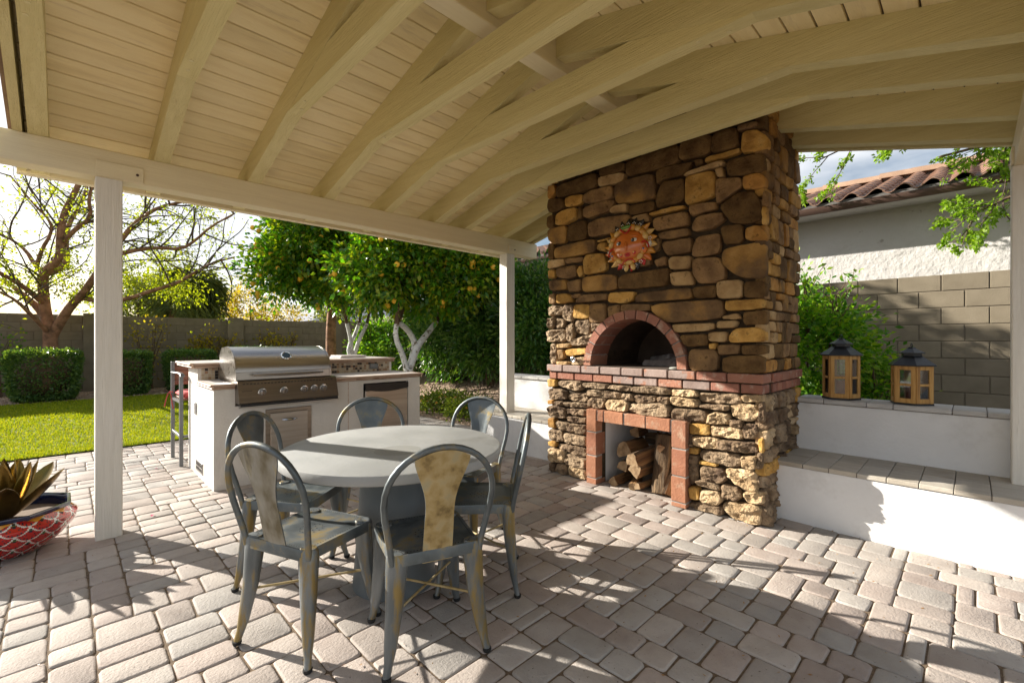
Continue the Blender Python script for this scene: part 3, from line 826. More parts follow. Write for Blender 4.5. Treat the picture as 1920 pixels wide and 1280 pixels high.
# ================================================================== stone fireplace with pizza oven
STONES = """
o 3119,2953 3029,2948 3020,2875 3092,2815 3119,2842
d 3002,2925 2503,2944 2495,2835 2526,2798 2984,2805 3011,2845
d 2488,2966 2208,2957 2215,2881 2480,2894
t 2488,2890 2208,2867 2215,2796 2263,2784 2480,2800
d 2191,2958 1909,2959 1696,2957 1696,2842 1719,2804 1885,2804 2174,2822 2194,2863
d 1674,2966 1427,2962 1447,2813 1691,2824
d 1422,2966 1249,2955 1235,2805 1437,2815
b 1240,2962 1110,2946 1106,2917 1235,2920
g 1207,2891 1174,2900 1110,2891 1057,2833 1031,2791 1035,2735 1102,2731 1211,2754
g 1473,2789 1235,2791 1230,2754 1478,2750
d 1563,2793 1505,2787 1499,2749 1558,2749
t 1640,2712 1341,2731 1351,2687 1651,2682
t 1401,2680 1351,2674 1341,2608 1391,2619
d 1312,2712 1066,2711 1057,2574 1193,2580 1307,2599
d 1885,2804 1585,2789 1618,2733 1662,2701 1824,2704 1885,2674
m 2305,2758 2249,2787 1928,2779 1903,2661 1907,2571 2048,2573 2291,2602 2312,2686
d 1848,2671 1824,2687 1657,2667 1651,2601 1657,2483 1891,2477 1897,2569
g 1635,2662 1607,2676 1411,2668 1406,2583 1411,2476 1499,2454 1640,2446
b 1396,2602 1216,2566 1211,2495 1240,2482 1391,2399 1401,2499
o 1197,2571 1093,2568 1049,2523 1053,2457 1102,2454 1202,2478
d 1366,2378 1240,2452 1129,2446 1079,2347 1079,2231 1138,2213 1278,2234
b 2658,2758 2603,2784 2341,2779 2327,2689 2362,2661 2541,2662 2658,2687
g 2889,2777 2830,2791 2682,2777 2690,2694 2747,2680 2880,2695
d 3110,2819 2915,2783 2898,2698 2967,2672 3092,2677 3119,2745
b 2658,2635 2465,2665 2327,2646 2327,2604 2377,2552 2603,2528 2658,2558
t 2362,2556 2291,2584 2181,2575 2181,2507 2348,2528
d 2160,2550 1922,2546 1915,2465 2074,2462 2154,2471
g 3002,2638 2898,2665 2747,2660 2747,2562 2863,2524 3002,2529
d 2722,2655 2682,2653 2674,2554 2722,2544
d 3119,2633 3038,2645 3029,2520 3092,2510 3119,2550
m 3129,2496 3056,2511 2889,2508 2872,2398 2898,2335 3038,2343 3110,2395
d 2855,2489 2650,2524 2618,2395 2634,2327 2846,2341
b 2603,2470 2465,2501 2174,2481 2154,2436 2263,2335 2348,2337 2587,2339
t 2133,2432 2087,2447 1978,2448 1959,2376 1997,2377
g 1946,2442 1754,2459 1657,2450 1651,2422 1946,2419
b 1915,2390 1629,2401 1618,2291 1651,2281 1885,2283 1915,2322
b 1873,2258 1623,2259 1618,2199 1719,2194 1848,2203
b 1601,2438 1406,2428 1396,2364 1585,2354 1601,2385
b 1585,2274 1553,2332 1427,2339 1356,2330 1331,2279 1427,2225 1563,2222 1585,2242
d 1366,2224 1211,2222 1202,2106 1230,2081 1336,2087
o 1183,2182 1102,2192 1040,2119 1049,2072 1183,2098
g 1073,2315 1044,2306 1044,2196 1073,2192
b 1066,2422 1031,2414 1027,2317 1073,2327
b 1580,2091 1542,2176 1376,2175 1371,2081 1386,2022 1542,2016 1585,2033
m 3029,2293 2898,2308 2518,2315 2510,2187 2846,2180 3020,2189
d 3119,2355 3041,2357 3038,2198 3110,2201
g 2495,2242 2450,2267 2399,2259 2399,2172 2495,2211
g 2495,2293 2355,2302 2341,2287 2488,2279
b 1842,2174 1640,2176 1590,2168 1607,2063 1789,2060 1824,2104
b 2348,2263 2087,2270 1873,2224 1885,2112 2074,2104 2319,2149
b 2263,2129 1959,2100 1946,1995 2249,2006
m 1351,2007 1326,2049 1102,2066 1049,2043 1049,1798 1211,1819 1287,1877 1346,1935
t 3110,2180 2898,2174 2898,2113 2984,2103 3110,2096
b 2880,2171 2674,2164 2674,2119 2872,2123
g 2658,2117 2618,2177 2421,2163 2399,2085 2406,2005 2465,1993 2650,1987
b 3002,2071 2932,2090 2755,2096 2755,1984 2846,1967 2984,1994
g 2738,2035 2706,2077 2674,2074 2674,1976 2722,1974
g 3110,2076 3029,2074 3029,1998 3110,1999
m 3092,1970 2872,1963 2867,1862 3074,1864
b 2855,1941 2690,1945 2682,1847 2722,1830 2838,1839
m 2666,1962 2450,1966 2298,1951 2291,1828 2348,1814 2666,1820
d 2270,1911 2221,1943 1789,1954 1777,1908 1812,1811 2100,1806 2270,1820
b 1909,2030 1812,2057 1807,1984 1885,1976
t 1783,2020 1754,2044 1601,2030 1596,1970 1623,1930 1765,1940
t 1771,1913 1607,1912 1580,1845 1580,1797 1754,1806
b 1580,1989 1542,2006 1376,1990 1336,1913 1336,1821 1396,1801 1531,1803 1574,1887
d 1585,1770 1401,1781 1396,1682 1563,1688
t 1386,1795 1346,1807 1207,1799 1202,1669 1386,1672
d 1188,1782 1066,1776 1040,1745 1057,1660 1188,1669
b 3110,1825 3029,1833 3020,1737 3092,1727
g 3002,1818 2872,1822 2813,1791 2788,1730 3002,1729
b 2813,1798 2706,1810 2698,1770 2788,1769
b 2747,1747 2666,1794 2384,1786 2399,1725 2738,1720
g 2370,1766 2348,1789 2107,1783 2127,1708 2208,1683 2370,1705
m 2107,1707 2087,1764 1708,1775 1601,1774 1596,1685 1873,1686 2100,1688
T 3110,1686 3056,1704 2932,1691 2923,1623 3101,1603
T 2915,1697 2796,1697 2796,1604 2804,1538 2918,1569
g 2771,1702 2595,1699 2595,1571 2650,1560 2776,1577
b 2579,1698 2413,1695 2399,1588 2391,1526 2526,1517 2579,1532
b 2384,1662 2256,1674 2249,1582 2348,1543 2380,1575
b 2228,1666 2181,1675 1959,1663 1959,1611 2022,1602 2228,1606
m 1946,1639 1885,1659 1640,1666 1356,1664 1346,1608 1346,1551 1386,1517 1801,1497 1860,1533 1934,1604
g 1322,1647 1287,1650 1057,1652 1057,1588 1138,1577 1322,1576
t 1346,1536 1249,1552 1221,1516 1259,1508 1346,1516
d 1197,1560 1044,1563 1044,1467 1183,1466 1202,1491
t 1760,1480 1416,1487 1416,1445 1447,1430 1719,1413
t 1386,1496 1244,1497 1259,1447 1386,1445
g 1302,1372 1249,1442 1102,1444 1049,1410 1053,1342 1287,1334
d 1685,1390 1463,1399 1463,1310 1640,1300
t 1452,1410 1317,1418 1322,1342 1452,1342
g 1447,1321 1401,1326 1401,1285 1442,1284
b 1386,1311 1230,1322 1230,1252 1376,1239
d 1211,1312 1044,1318 1044,1251 1202,1243
b 1612,1255 1585,1277 1406,1280 1386,1239 1391,1115 1596,1105 1612,1169
d 1351,1209 1287,1231 1057,1241 1057,1111 1346,1105
T 3101,1568 3020,1586 3020,1490 3101,1478
T 3006,1572 2898,1555 2898,1487 2993,1469
T 3119,1450 2894,1463 2894,1339 3119,1339
T 2880,1487 2788,1518 2780,1419 2813,1339 2872,1353
T 2763,1537 2595,1545 2572,1442 2603,1410 2755,1425
T 2564,1512 2458,1503 2465,1466 2541,1429
T 2788,1346 2556,1416 2533,1391 2579,1301 2771,1300
T 3083,1297 3002,1312 2993,1121 3083,1111
t 2984,1312 2821,1319 2830,1279 2984,1271
b 2984,1250 2906,1258 2889,1178 2958,1149
g 2872,1252 2603,1288 2595,1224 2846,1192
i 2804,1174 2626,1191 2626,1114 2804,1107
t 2984,1135 2838,1137 2838,1110 2976,1099
g 3110,943 3002,953 3002,881 3101,867
T 2976,935 2682,956 2682,865 2747,853 2976,887
T 2666,932 2556,947 2370,940 2377,905 2465,892 2666,902
T 2362,934 2133,944 2133,902 2194,897 2362,905
T 2120,939 1946,955 1771,952 1771,897 1909,891 2120,897
L 1760,940 1563,953 1542,916 1553,899 1754,893
L 1771,875 1708,886 1547,873 1547,820 1708,809 1771,836
T 1531,926 1489,938 1249,945 1216,919 1225,878 1520,860
T 1536,837 1317,859 1317,814 1531,816
B 3110,845 2967,856 2880,829 2872,756 3101,742
T 2855,805 2634,843 2611,774 2666,749 2846,759
o 3110,727 3029,735 3029,696 3110,688
T 3011,726 2906,729 2915,685 3011,689
T 2898,727 2611,742 2611,703 2813,689 2898,693
T 2603,865 2495,883 2249,874 2249,820 2450,814 2595,820
T 2235,869 2127,872 2120,814 2221,816
B 2100,863 1909,879 1897,824 2048,797 2100,816
B 1885,864 1783,874 1789,812 1873,826
B 2595,775 2541,808 2406,803 2435,722 2510,707 2603,726
L 2391,798 2181,806 2174,719 2235,706 2406,712
T 2154,775 2074,795 1824,819 1777,785 1783,712 1997,698 2154,715
B 1748,783 1526,796 1468,776 1473,702 1596,702 1748,694
L 1458,756 1396,794 1302,780 1302,709 1458,699
L 1292,857 1193,887 1093,867 1097,809 1147,749 1268,774
L 1202,940 1066,957 1066,904 1193,895
B 1088,887 1057,898 1053,766 1091,756
B 3092,667 2967,686 2872,662 2872,569 3083,557
B 2863,667 2626,676 2626,618 2846,618
B 2855,591 2626,602 2626,547 2830,540
o 3101,541 3011,542 3011,449 3101,451
T 2993,524 2846,522 2846,445 2993,451
B 2830,520 2622,532 2626,437 2830,434
T 3101,423 2932,440 2906,329 3056,319 3101,339
T 2898,422 2622,416 2622,329 2880,319
g 3110,296 3011,302 3011,257 3101,256
B 2984,282 2813,310 2626,308 2634,223 2813,224 2967,244
L 3092,233 2898,233 2898,115 3056,98 3092,119
T 2880,209 2622,204 2622,113 2813,102 2880,118
B 3092,77 3011,83 3011,-10 3092,-6
T 2993,87 2863,97 2855,3 2993,-6
L 2838,97 2622,101 2622,0 2838,-7
g 1612,679 1458,683 1447,609 1612,595
L 1442,680 1211,694 1207,615 1336,607 1437,610
B 1287,751 1211,744 1207,702 1287,701
B 1202,722 1102,735 1093,635 1193,619
B 1612,582 1585,580 1583,495 1612,495
L 1574,582 1386,589 1386,509 1510,501 1577,517
B 1376,579 1110,601 1088,538 1156,517 1376,511
g 1612,479 1542,485 1542,443 1612,436
T 1520,474 1225,495 1221,406 1346,391 1520,410
L 1211,482 1110,501 1110,418 1156,399 1211,418
B 1612,415 1542,425 1534,248 1607,189
g 1526,393 1401,394 1401,370 1526,367
B 1515,348 1346,358 1331,282 1366,244 1510,243
L 1322,366 1119,397 1102,255 1156,232 1259,268 1322,315
T 1553,223 1489,251 1376,219 1376,195 1542,199
g 1609,167 1531,178 1526,81 1605,77
L 1515,157 1386,177 1356,123 1386,79 1515,73
B 1351,242 1249,240 1216,188 1249,145 1356,143
L 1197,212 1102,245 1062,245 1066,166 1165,151
T 1607,33 1489,74 1356,72 1356,-15 1489,-26 1607,-4
L 1341,91 1287,125 1084,143 1084,17 1138,-13 1268,-6 1341,55
B 1102,526 1066,538 1066,436 1100,418
g 1097,624 1062,635 1062,543 1082,540
"""
FU = 3.600                                   # plane of the stone faces
CV0, CV1, CU1 = 1.075, 3.105, 4.54
fp = Thing('fireplace', 'tall brown fieldstone fireplace with arched brick oven and firewood box', 'fireplace', (4.05, 2.09, 0))

def chaikin(p, n):
    for _ in range(n):
        q = []
        for i in range(len(p)):
            a, b = p[i], p[(i + 1) % len(p)]
            q += [(0.87 * a[0] + 0.13 * b[0], 0.87 * a[1] + 0.13 * b[1]), (0.13 * a[0] + 0.87 * b[0], 0.13 * a[1] + 0.87 * b[1])]
        p = q
    return p
def resample(p, n):
    L = [math.dist(p[i], p[(i + 1) % len(p)]) for i in range(len(p))]
    T = sum(L); out = []; i = 0; acc = 0
    for k in range(n):
        t = T * k / n
        while acc + L[i] < t: acc += L[i]; i += 1
        f = (t - acc) / L[i]
        a, b = p[i], p[(i + 1) % len(p)]
        out.append((a[0] + (b[0] - a[0]) * f, a[1] + (b[1] - a[1]) * f))
    return out
def stone_mb(poly, rough, seed, to3):
    """poly in face coordinates (a, b); to3(a, b, out) gives the world point, out = proud of the face plane"""
    A = 0
    for i in range(len(poly)):
        x0, y0 = poly[i]; x1, y1 = poly[(i + 1) % len(poly)]
        A += x0 * y1 - x1 * y0
    if A < 0: poly = poly[::-1]
    size = math.sqrt(abs(A) / 2)
    p = chaikin(poly, 1)
    n = (40 if size > 0.16 else 30) if rough else (32 if size > 0.16 else 24)
    p = resample(p, n)
    rr = random.Random(seed)
    ox, oy = rr.uniform(0, 90), rr.uniform(0, 90)
    cx = sum(q[0] for q in p) / n; cy = sum(q[1] for q in p) / n
    wob = 0.006 if rough else 0.004
    def nz(x, y, f): return mnoise.noise((x * f + ox, y * f + oy, seed * 0.37))
    p = [(x + wob * nz(x, y, 24), y + wob * nz(y, x, 24)) for x, y in p]
    proud = rr.uniform(-0.006, 0.016) if not rough else rr.uniform(-0.008, 0.026)
    tx, ty = rr.uniform(-0.07, 0.07), rr.uniform(-0.07, 0.07)
    if rough: tx *= 1.8; ty *= 1.8
    sc = 1 + (0.013 if rough else 0.0085) / size
    rings = [(1.0, -0.06), (1.0, -0.014), (1 - 0.005 / size, -0.002), (1 - 0.016 / size, 0.002), (0.66, 0.003), (0.42, 0.003), (0.2, 0.003)]
    if rough: rings = [(1.0, -0.06), (1.0, -0.016), (1 - 0.006 / size, -0.003), (1 - 0.018 / size, 0.003), (0.80, 0.005), (0.66, 0.006), (0.52, 0.006), (0.38, 0.006), (0.24, 0.006), (0.11, 0.006)]
    mb = MB()
    for ri, (s, o) in enumerate(rings):
        for (x, y) in p:
            X, Y = cx + (x - cx) * s * sc, cy + (y - cy) * s * sc
            d = o
            if ri >= 1:
                amp = (0.4, 0.8, 1, 1, 1, 1, 1, 1, 1)[ri - 1]
                if rough:
                    d += amp * (0.018 * nz(X, Y * 1.7, 15) + 0.012 * nz(Y * 1.5, X, 36) + 0.016 * abs(nz(X, Y * 2.2, 9)) + 0.007 * nz(X, Y * 1.4, 75) - 0.006)
                else:
                    d += amp * (0.008 * nz(X, Y, 8) + 0.0045 * nz(X, Y, 27))
                d += proud * amp + (X - cx) * tx + (Y - cy) * ty
            mb.v.append(to3(X, Y, d))
    mb.v.append(to3(cx, cy, rings[-1][1] + proud + (0.010 * nz(cx, cy, 17) if rough else 0.004 * nz(cx, cy, 8))))
    R_ = len(rings)
    for r in range(R_ - 1):
        for k in range(n):
            mb.f.append((r * n + k, r * n + (k + 1) % n, (r + 1) * n + (k + 1) % n, (r + 1) * n + k)); mb.m.append(0)
    c = len(mb.v) - 1
    for k in range(n):
        mb.f.append(((R_ - 1) * n + k, (R_ - 1) * n + (k + 1) % n, c)); mb.m.append(0)
    return mb
def front(a, b, o): return (FU - o, a, b)
ns = 0
inscr = None
for line in STONES.strip().split('\n'):
    tk = line.split()
    poly = [tuple(float(x) / 1000 for x in t.split(',')) for t in tk[1:]]
    k = tk[0]
    rough = k in 'TLBi'
    mt = MT['st_' + ('L' if k == 'i' else k)]
    poly = [(a, max(b, 0.005)) for a, b in poly]
    o = fp.part('stone', stone_mb(poly, rough and k != 'i', ns, front), mt, smooth=(26 if rough else 40))
    if k == 'i': inscr = o
    ns += 1
def rubble(a0, a1, b0, b1, hmin, hmax, wmin, wmax, seed, skip=None):
    rr = random.Random(seed); out = []; b = b0
    while b < b1 - 0.03:
        h = min(rr.uniform(hmin, hmax), b1 - b)
        if b1 - b - h < hmin * 0.6: h = b1 - b
        a = a0
        while a < a1 - 0.02:
            w = min(rr.uniform(wmin, wmax), a1 - a)
            if a1 - a - w < wmin * 0.7: w = a1 - a
            g = 0.007
            j = lambda: rr.uniform(-0.012, 0.012)
            if h > hmin * 1.9 and rr.random() < 0.4:
                m = b + h * rr.uniform(0.4, 0.6)
                cells = [(a, a + w, b, m), (a, a + w, m, b + h)]
            else: cells = [(a, a + w, b, b + h)]
            for (x0, x1, y0, y1) in cells:
                if skip and skip(0.5 * (x0 + x1), 0.5 * (y0 + y1)): continue
                out.append([(x0 + g, y0 + g + j() * 0.6), (x1 - g, y0 + g + j() * 0.6), (x1 - g + j() * 0.5, y1 - g), (x0 + g + j() * 0.5, y1 - g)])
            a += w
        b += h
    return out
rr = random.Random(21)
for poly in rubble(CV0 - 0.01, CV1, 2.975, 3.45, 0.09, 0.17, 0.16, 0.36, 5):
    fp.part('stone', stone_mb(poly, False, ns, front), MT['st_' + rr.choice('ddbbg')], smooth=60); ns += 1
def side(a, b, o): return (a, CV0 - 0.015 - o, b)
for (z0, z1, hm, hx, rough, pal, sd) in ((0.0, 0.95, 0.07, 0.16, True, 'TTLBBg', 6), (1.11, 3.35, 0.07, 0.20, False, 'ddbbgtmo', 8)):
    for poly in rubble(FU + 0.012, CU1 + 0.02, z0, z1, hm, hx, 0.11, 0.26, sd):
        fp.part('stone', stone_mb(poly, rough, ns, side), MT['st_' + rr.choice(pal)], smooth=(26 if rough else 40)); ns += 1
# mortar core with the oven and firebox left open
AV, AZ, AR = 2.13, 1.108, 0.43
core = MB()
c0, c1 = FU + 0.050, CU1
core.box(c0, c1, 2.475, CV1 - 0.01, -0.02, 1.10)
core.box(c0, c1, CV0 + 0.01, 1.732, -0.02, 1.10)
core.box(c0, c1, 1.732, 2.475, 0.60, 1.10)
core.box(4.3, c1, 1.732, 2.475, -0.02, 0.60)
core.box(c0, c1, AV + 0.45, CV1 - 0.01, 1.10, 1.66)
core.box(c0, c1, CV0 + 0.01, AV - 0.45, 1.10, 1.66)
core.box(4.47, c1, AV - 0.45, AV + 0.45, 1.10, 1.66)
K = 24
for i in range(K):
    a, b = AV - 0.45 + 0.9 * i / K, AV - 0.45 + 0.9 * (i + 1) / K
    za = AZ + math.sqrt(max(0, 0.45 ** 2 - (a - AV) ** 2)); zb_ = AZ + math.sqrt(max(0, 0.45 ** 2 - (b - AV) ** 2))
    core.prism([(a, za), (b, zb_), (b, 1.66), (a, 1.66)], 0, c0, 4.47)
core.box(c0, c1, CV0 + 0.01, CV1 - 0.01, 1.66, 4.1)
fp.part('mortar_core', core, MT['mortar'])
fp.part('chimney_cap', MB().box(c0 - 0.08, c1 + 0.08, CV0 - 0.07, CV1 + 0.07, 4.1, 4.2, 0.01), MT['mortar_grey'])
# brick courses
TB = [3.103, 2.89, 2.663, 2.445, 2.219, 1.999, 1.776, 1.54, 1.306, 1.045]
LB = [3.083, 2.976, 2.759, 2.534, 2.32, 2.101, 1.873, 1.658, 1.433, 1.213, 1.055]
def brick(x0, x1, y0, y1, z0, z1, mt, b=0.006, name='brick'):
    j = lambda: R.uniform(-0.0025, 0.0025)
    return fp.part(name, MB().box(x0 + j(), x1, y0 + j(), y1 + j(), z0, z1, b), mt)
tgrey = [1, 1, 1, 1, 1, 1, 1, 0, 0]
lgrey = [0, 0, 0, 0, 1, 1, 0, 1, 0, 0]
for i in range(9):
    brick(3.562, 3.74, TB[i + 1] + 0.006, TB[i] - 0.006, 1.037, 1.103, MT['brick_grey' if tgrey[i] else 'brick'])
for i in range(10):
    brick(3.582, 3.74, LB[i + 1] + 0.006, LB[i] - 0.006, 0.960, 1.026, MT['brick_grey' if lgrey[i] else 'brick'])
u = 3.562 + 0.20
for i in range(5):
    brick(u - 0.2 + 0.006 if i else 3.748, u - 0.006, 1.036, 1.16, 1.037, 1.103, MT['brick']); u += 0.2 
u = 3.582 + 0.11
for i in range(9):
    brick(u - 0.11 + 0.006 if i > 1 else 3.748 + i * 0.05, u - 0.006 + (0.05 if i < 2 else 0), 1.05, 1.16, 0.960, 1.026, MT['brick']) if i > 0 else None
    u += 0.11
bm = MB()
bm.box(3.60, 3.70, 1.07, 3.09, 0.955, 1.104); bm.box(3.70, 4.56, 1.07, 1.16, 0.955, 1.104)
fp.part('brick_mortar', bm, MT['mortar'])
# arch ring
NA = 13
for i in range(NA):
    a0, a1 = math.pi * i / NA + 0.012, math.pi * (i + 1) / NA - 0.012
    pts = []
    for (r, seq) in ((0.432, (a0, 0.5 * (a0 + a1), a1)), (0.508, (a1, 0.5 * (a0 + a1), a0))):
        for a in seq: pts.append((AV + r * math.cos(a), AZ + r * math.sin(a)))
    du = R.uniform(-0.004, 0.004)
    fp.part('arch_brick', MB().prism(pts, 0, 3.574 + du, 3.86), MT['brick'], smooth=30)
am = MB()
for i in range(40):
    a0, a1 = math.pi * i / 40, math.pi * (i + 1) / 40
    am.prism([(AV + 0.436 * math.cos(a0), AZ + 0.436 * math.sin(a0)), (AV + 0.436 * math.cos(a1), AZ + 0.436 * math.sin(a1)),
              (AV + 0.503 * math.cos(a1), AZ + 0.503 * math.sin(a1)), (AV + 0.503 * math.cos(a0), AZ + 0.503 * math.sin(a0))], 0, 3.588, 3.85)
fp.part('arch_mortar', am, MT['mortar_grey'])
# oven chamber
oc = MB()
for i in range(24):
    a0, a1 = math.pi * i / 24, math.pi * (i + 1) / 24
    p = [(AV + 0.445 * math.cos(a), AZ + 0.445 * math.sin(a)) for a in (a0, a1)]
    oc.add([(3.862, *p[0]), (4.465, *p[0]), (4.465, *p[1]), (3.862, *p[1])], [(0, 1, 2, 3)])
    oc.add([(4.465, *p[0]), (4.465, *p[1]), (4.465, AV, AZ)], [(0, 1, 2)])
fp.part('oven_chamber', oc, MT['firebrick'], recalc=False)
fp.part('oven_floor', MB().box(3.60, 4.46, AV - 0.44, AV + 0.44, 1.09, 1.109), MT['firebrick'])
# brick frame of the firewood box
J = 0.012
def fbrick(y0, y1, z0, z1): return brick(3.548, 3.70, y0, y1, z0, z1, MT['brick_frame'], 0.004, 'frame_brick')
for z0, z1 in ((0.0, 0.049), (0.061, 0.260), (0.272, 0.483), (0.495, 0.70)): fbrick(2.474, 2.584, z0, z1)
for z0, z1 in ((0.0, 0.031), (0.043, 0.242), (0.254, 0.464), (0.476, 0.695)): fbrick(1.612, 1.733, z0, z1)
for y1, y0 in ((2.462, 2.40), (2.386, 2.19), (2.176, 1.975), (1.961, 1.747)): fbrick(y0, y1, 0.597, 0.70)
fm = MB().box(3.556, 3.69, 1.614, 1.731, 0, 0.69).box(3.556, 3.69, 2.476, 2.582, 0, 0.698).box(3.556, 3.69, 1.7335, 2.4735, 0.60, 0.696)
fp.part('frame_mortar', fm, MT['mortar_grey'])
# plastered inside of the firewood box
lin = MB()
lin.add([(3.70, 2.470, 0.0), (4.29, 2.470, 0.0), (4.29, 2.470, 0.595), (3.70, 2.470, 0.595)], [(0, 1, 2, 3)])
lin.add([(4.29, 2.470, 0.0), (4.29, 1.738, 0.0), (4.29, 1.738, 0.595), (4.29, 2.470, 0.595)], [(0, 1, 2, 3)])
lin.add([(3.70, 1.738, 0.0), (4.29, 1.738, 0.0), (4.29, 1.738, 0.595), (3.70, 1.738, 0.595)], [(0, 1, 2, 3)])
lin.add([(3.70, 1.738, 0.595), (4.29, 1.738, 0.595), (4.29, 2.470, 0.595), (3.70, 2.470, 0.595)], [(0, 1, 2, 3)])
fp.part('plaster_lining', lin, MT['stucco'], recalc=False, smooth=0)
fp.part('box_floor', MB().box(3.64, 4.295, 1.735, 2.472, -0.02, 0.003), MT['paver'])
# gas key ring and the little inscription beside it
chrome = pmat('chrome', [(0.55, 0.6, 0.66), (0.7, 0.74, 0.78)], 5, 2, 0.18, metal=1.0)
ring = MB()
ring.tube([(3.566, 2.755 + 0.021 * math.cos(a), 1.163 + 0.021 * math.sin(a)) for a in np.linspace(0, 2 * math.pi, 25)], 0.011, 8, False)
gk = fp.part('gas_key_ring', ring, chrome)
fp.part('keyhole', MB().lathe([(0, 0), (0.012, 0), (0.012, 0.02), (0, 0.02)], 12).xf(Matrix.Translation((3.592, 2.755, 1.163)) @ Matrix.Rotation(rad(-90), 4, 'Y')), MT['gutter'], parent=gk)
fc = bpy.data.curves.new('inscription', 'FONT')
fc.body = 'El Horno'
fc.size = 0.052; fc.extrude = 0.0012; fc.align_x = 'CENTER'; fc.align_y = 'CENTER'
ft = bpy.data.objects.new('inscription_tmp', fc)
COL.objects.link(ft)
dg = bpy.context.evaluated_depsgraph_get()
tme = bpy.data.meshes.new_from_object(ft.evaluated_get(dg))
bpy.data.objects.remove(ft)
Mx = Matrix(((0, 0, -1, 3.5755), (-1, 0, 0, 2.655), (0, 1, 0, 1.152), (0, 0, 0, 1)))
tme.transform(fp.Mi @ Mx)
tme.materials.clear(); tme.materials.append(pmat('letter_brown', [(0.06, 0.03, 0.015), (0.09, 0.045, 0.02)], 8, 2, 0.8))
link('inscription', tme, inscr)
# river pebble on the ledge
pb = MB().ball((0, 0, 0.014), 0.034, 10, 6, sc=(0.9, 1.3, 0.42))
tag(link('pebble', mesh_from(pb, 'pebble', pmat('pebble_grey', [(0.22, 0.23, 0.2), (0.3, 0.31, 0.28)], 30, 3, 0.6), 80), None, (3.60, 1.735, 1.105)), 'small grey green pebble on the brick ledge of the oven', 'pebble')

# ---- firewood
bark = pmat('bark', [(0.045, 0.03, 0.018), (0.12, 0.08, 0.045), (0.19, 0.125, 0.07)], 14, 6, 0.95, bump=1.0, bscale=18, stretch=(0.5, 4, 4), bdist=0.03)
heart = pmat('split_wood', [(0.12, 0.06, 0.026), (0.23, 0.125, 0.05), (0.36, 0.22, 0.095)], 5, 6, 0.8, bump=0.9, bscale=14, stretch=(0.35, 7, 7), bdist=0.02, rand=0.15)
endg = pmat('end_grain', [(0.15, 0.09, 0.045), (0.28, 0.185, 0.10), (0.36, 0.26, 0.155)], 22, 5, 0.85, bump=0.7, bscale=30)
def log(label, p, ln, r, rot, seed, half=0.55):
    """a split log along local x; wedge with bark on the round side"""
    rr = random.Random(seed)
    n = 14; mb = MB(); segs = 7
    for i in range(segs):
        x = ln * (i / (segs - 1) - 0.5)
        for k in range(n):
            t = k / n
            if t < half:
                a = -1.1 + (t / half) * 2.2
                q = (r * math.sin(a) * 1.05, -r * math.cos(a))
            else:
                f = (t - half) / (1 - half)
                A, B, C = (r * math.sin(1.1) * 1.05, -r * math.cos(1.1)), (r * 0.1, r * 0.75), (-r * math.sin(1.1) * 1.05, -r * math.cos(1.1))
                q = tuple(A[j] + (B[j] - A[j]) * f * 2 for j in (0, 1)) if f < 0.5 else tuple(B[j] + (C[j] - B[j]) * (f - 0.5) * 2 for j in (0, 1))
            w = 1 + 0.13 * mnoise.noise((x * 7, k * 0.7, seed * 3.1)) + rr.uniform(-0.04, 0.04)
            bend = 0.05 * r * math.sin(x * 6 + seed)
            mb.v.append((x + rr.uniform(-0.006, 0.006) * (i in (0, segs - 1)), q[0] * w + bend, q[1] * w))
    for i in range(segs - 1):
        for k in range(n):
            mb.f.append((i * n + k, i * n + (k + 1) % n, (i + 1) * n + (k + 1) % n, (i + 1) * n + k)); mb.m.append(0 if (k + 0.5) / n < half else 1)
    mb.f.append(tuple(range(n))); mb.m.append(2)
    mb.f.append(tuple(range((segs - 1) * n, segs * n))); mb.m.append(2)
    o = link('firewood_log', mesh_from(mb, 'firewood_log', [bark, heart, endg], 40), None, p, rot)
    return tag(o, label, 'log', 'firewood in the brick framed box')
L3 = math.pi
log('fat reddish split log high on the left of the firewood pile', (3.90, 2.27, 0.315), 0.42, 0.088, (1.9, 0.06, 0.12), 1)
log('short split log leaning below the fat reddish log', (3.84, 2.30, 0.16), 0.36, 0.062, (2.6, 0.1, 0.25), 2)
log('stubby log end lying lowest at the left of the firewood', (3.80, 2.345, 0.055), 0.34, 0.055, (0.2, 0.0, 0.05), 3)
log('grey brown log slanting over the middle of the firewood', (3.86, 2.085, 0.295), 0.46, 0.082, (2.3, -0.18, -0.22), 4)
log('pale cut log end in the middle of the firewood pile', (3.83, 2.115, 0.165), 0.38, 0.075, (2.9, 0.02, 0.0), 5)
log('small wedge lying on the box floor under the pale log end', (3.80, 2.19, 0.045), 0.32, 0.045, (0.9, 0.0, 0.3), 6)
log('narrow stick end on the box floor beside the pale log', (3.80, 2.08, 0.04), 0.30, 0.038, (2.0, 0.0, -0.1), 7)
log('tall split plank of firewood standing on end', (3.83, 1.93, 0.24), 0.50, 0.098, (2.4, rad(-72), 0.25), 8)
log('broad pale split log leaning against the right jamb', (3.84, 1.80, 0.165), 0.40, 0.095, (2.0, rad(-58), -0.3), 9)
log('dark log at the back of the firewood box', (4.10, 2.10, 0.42), 0.30, 0.075, (1.0, 0.1, 1.3), 10)
log('bark covered log end on top at the left back of the firewood', (4.05, 2.30, 0.47), 0.30, 0.06, (0.5, 0.1, 0.2), 12)
log('thin split stick lying across the top of the firewood', (3.93, 2.02, 0.42), 0.40, 0.04, (1.4, -0.1, 0.5), 13)
log('dark log behind the standing split plank', (4.08, 1.88, 0.40), 0.34, 0.08, (2.2, 0.3, 1.2), 11)
ashm = pmat('charred', [(0.05, 0.045, 0.045), (0.16, 0.15, 0.15), (0.26, 0.25, 0.25)], 9, 5, 0.95, bump=1.0, bscale=20)
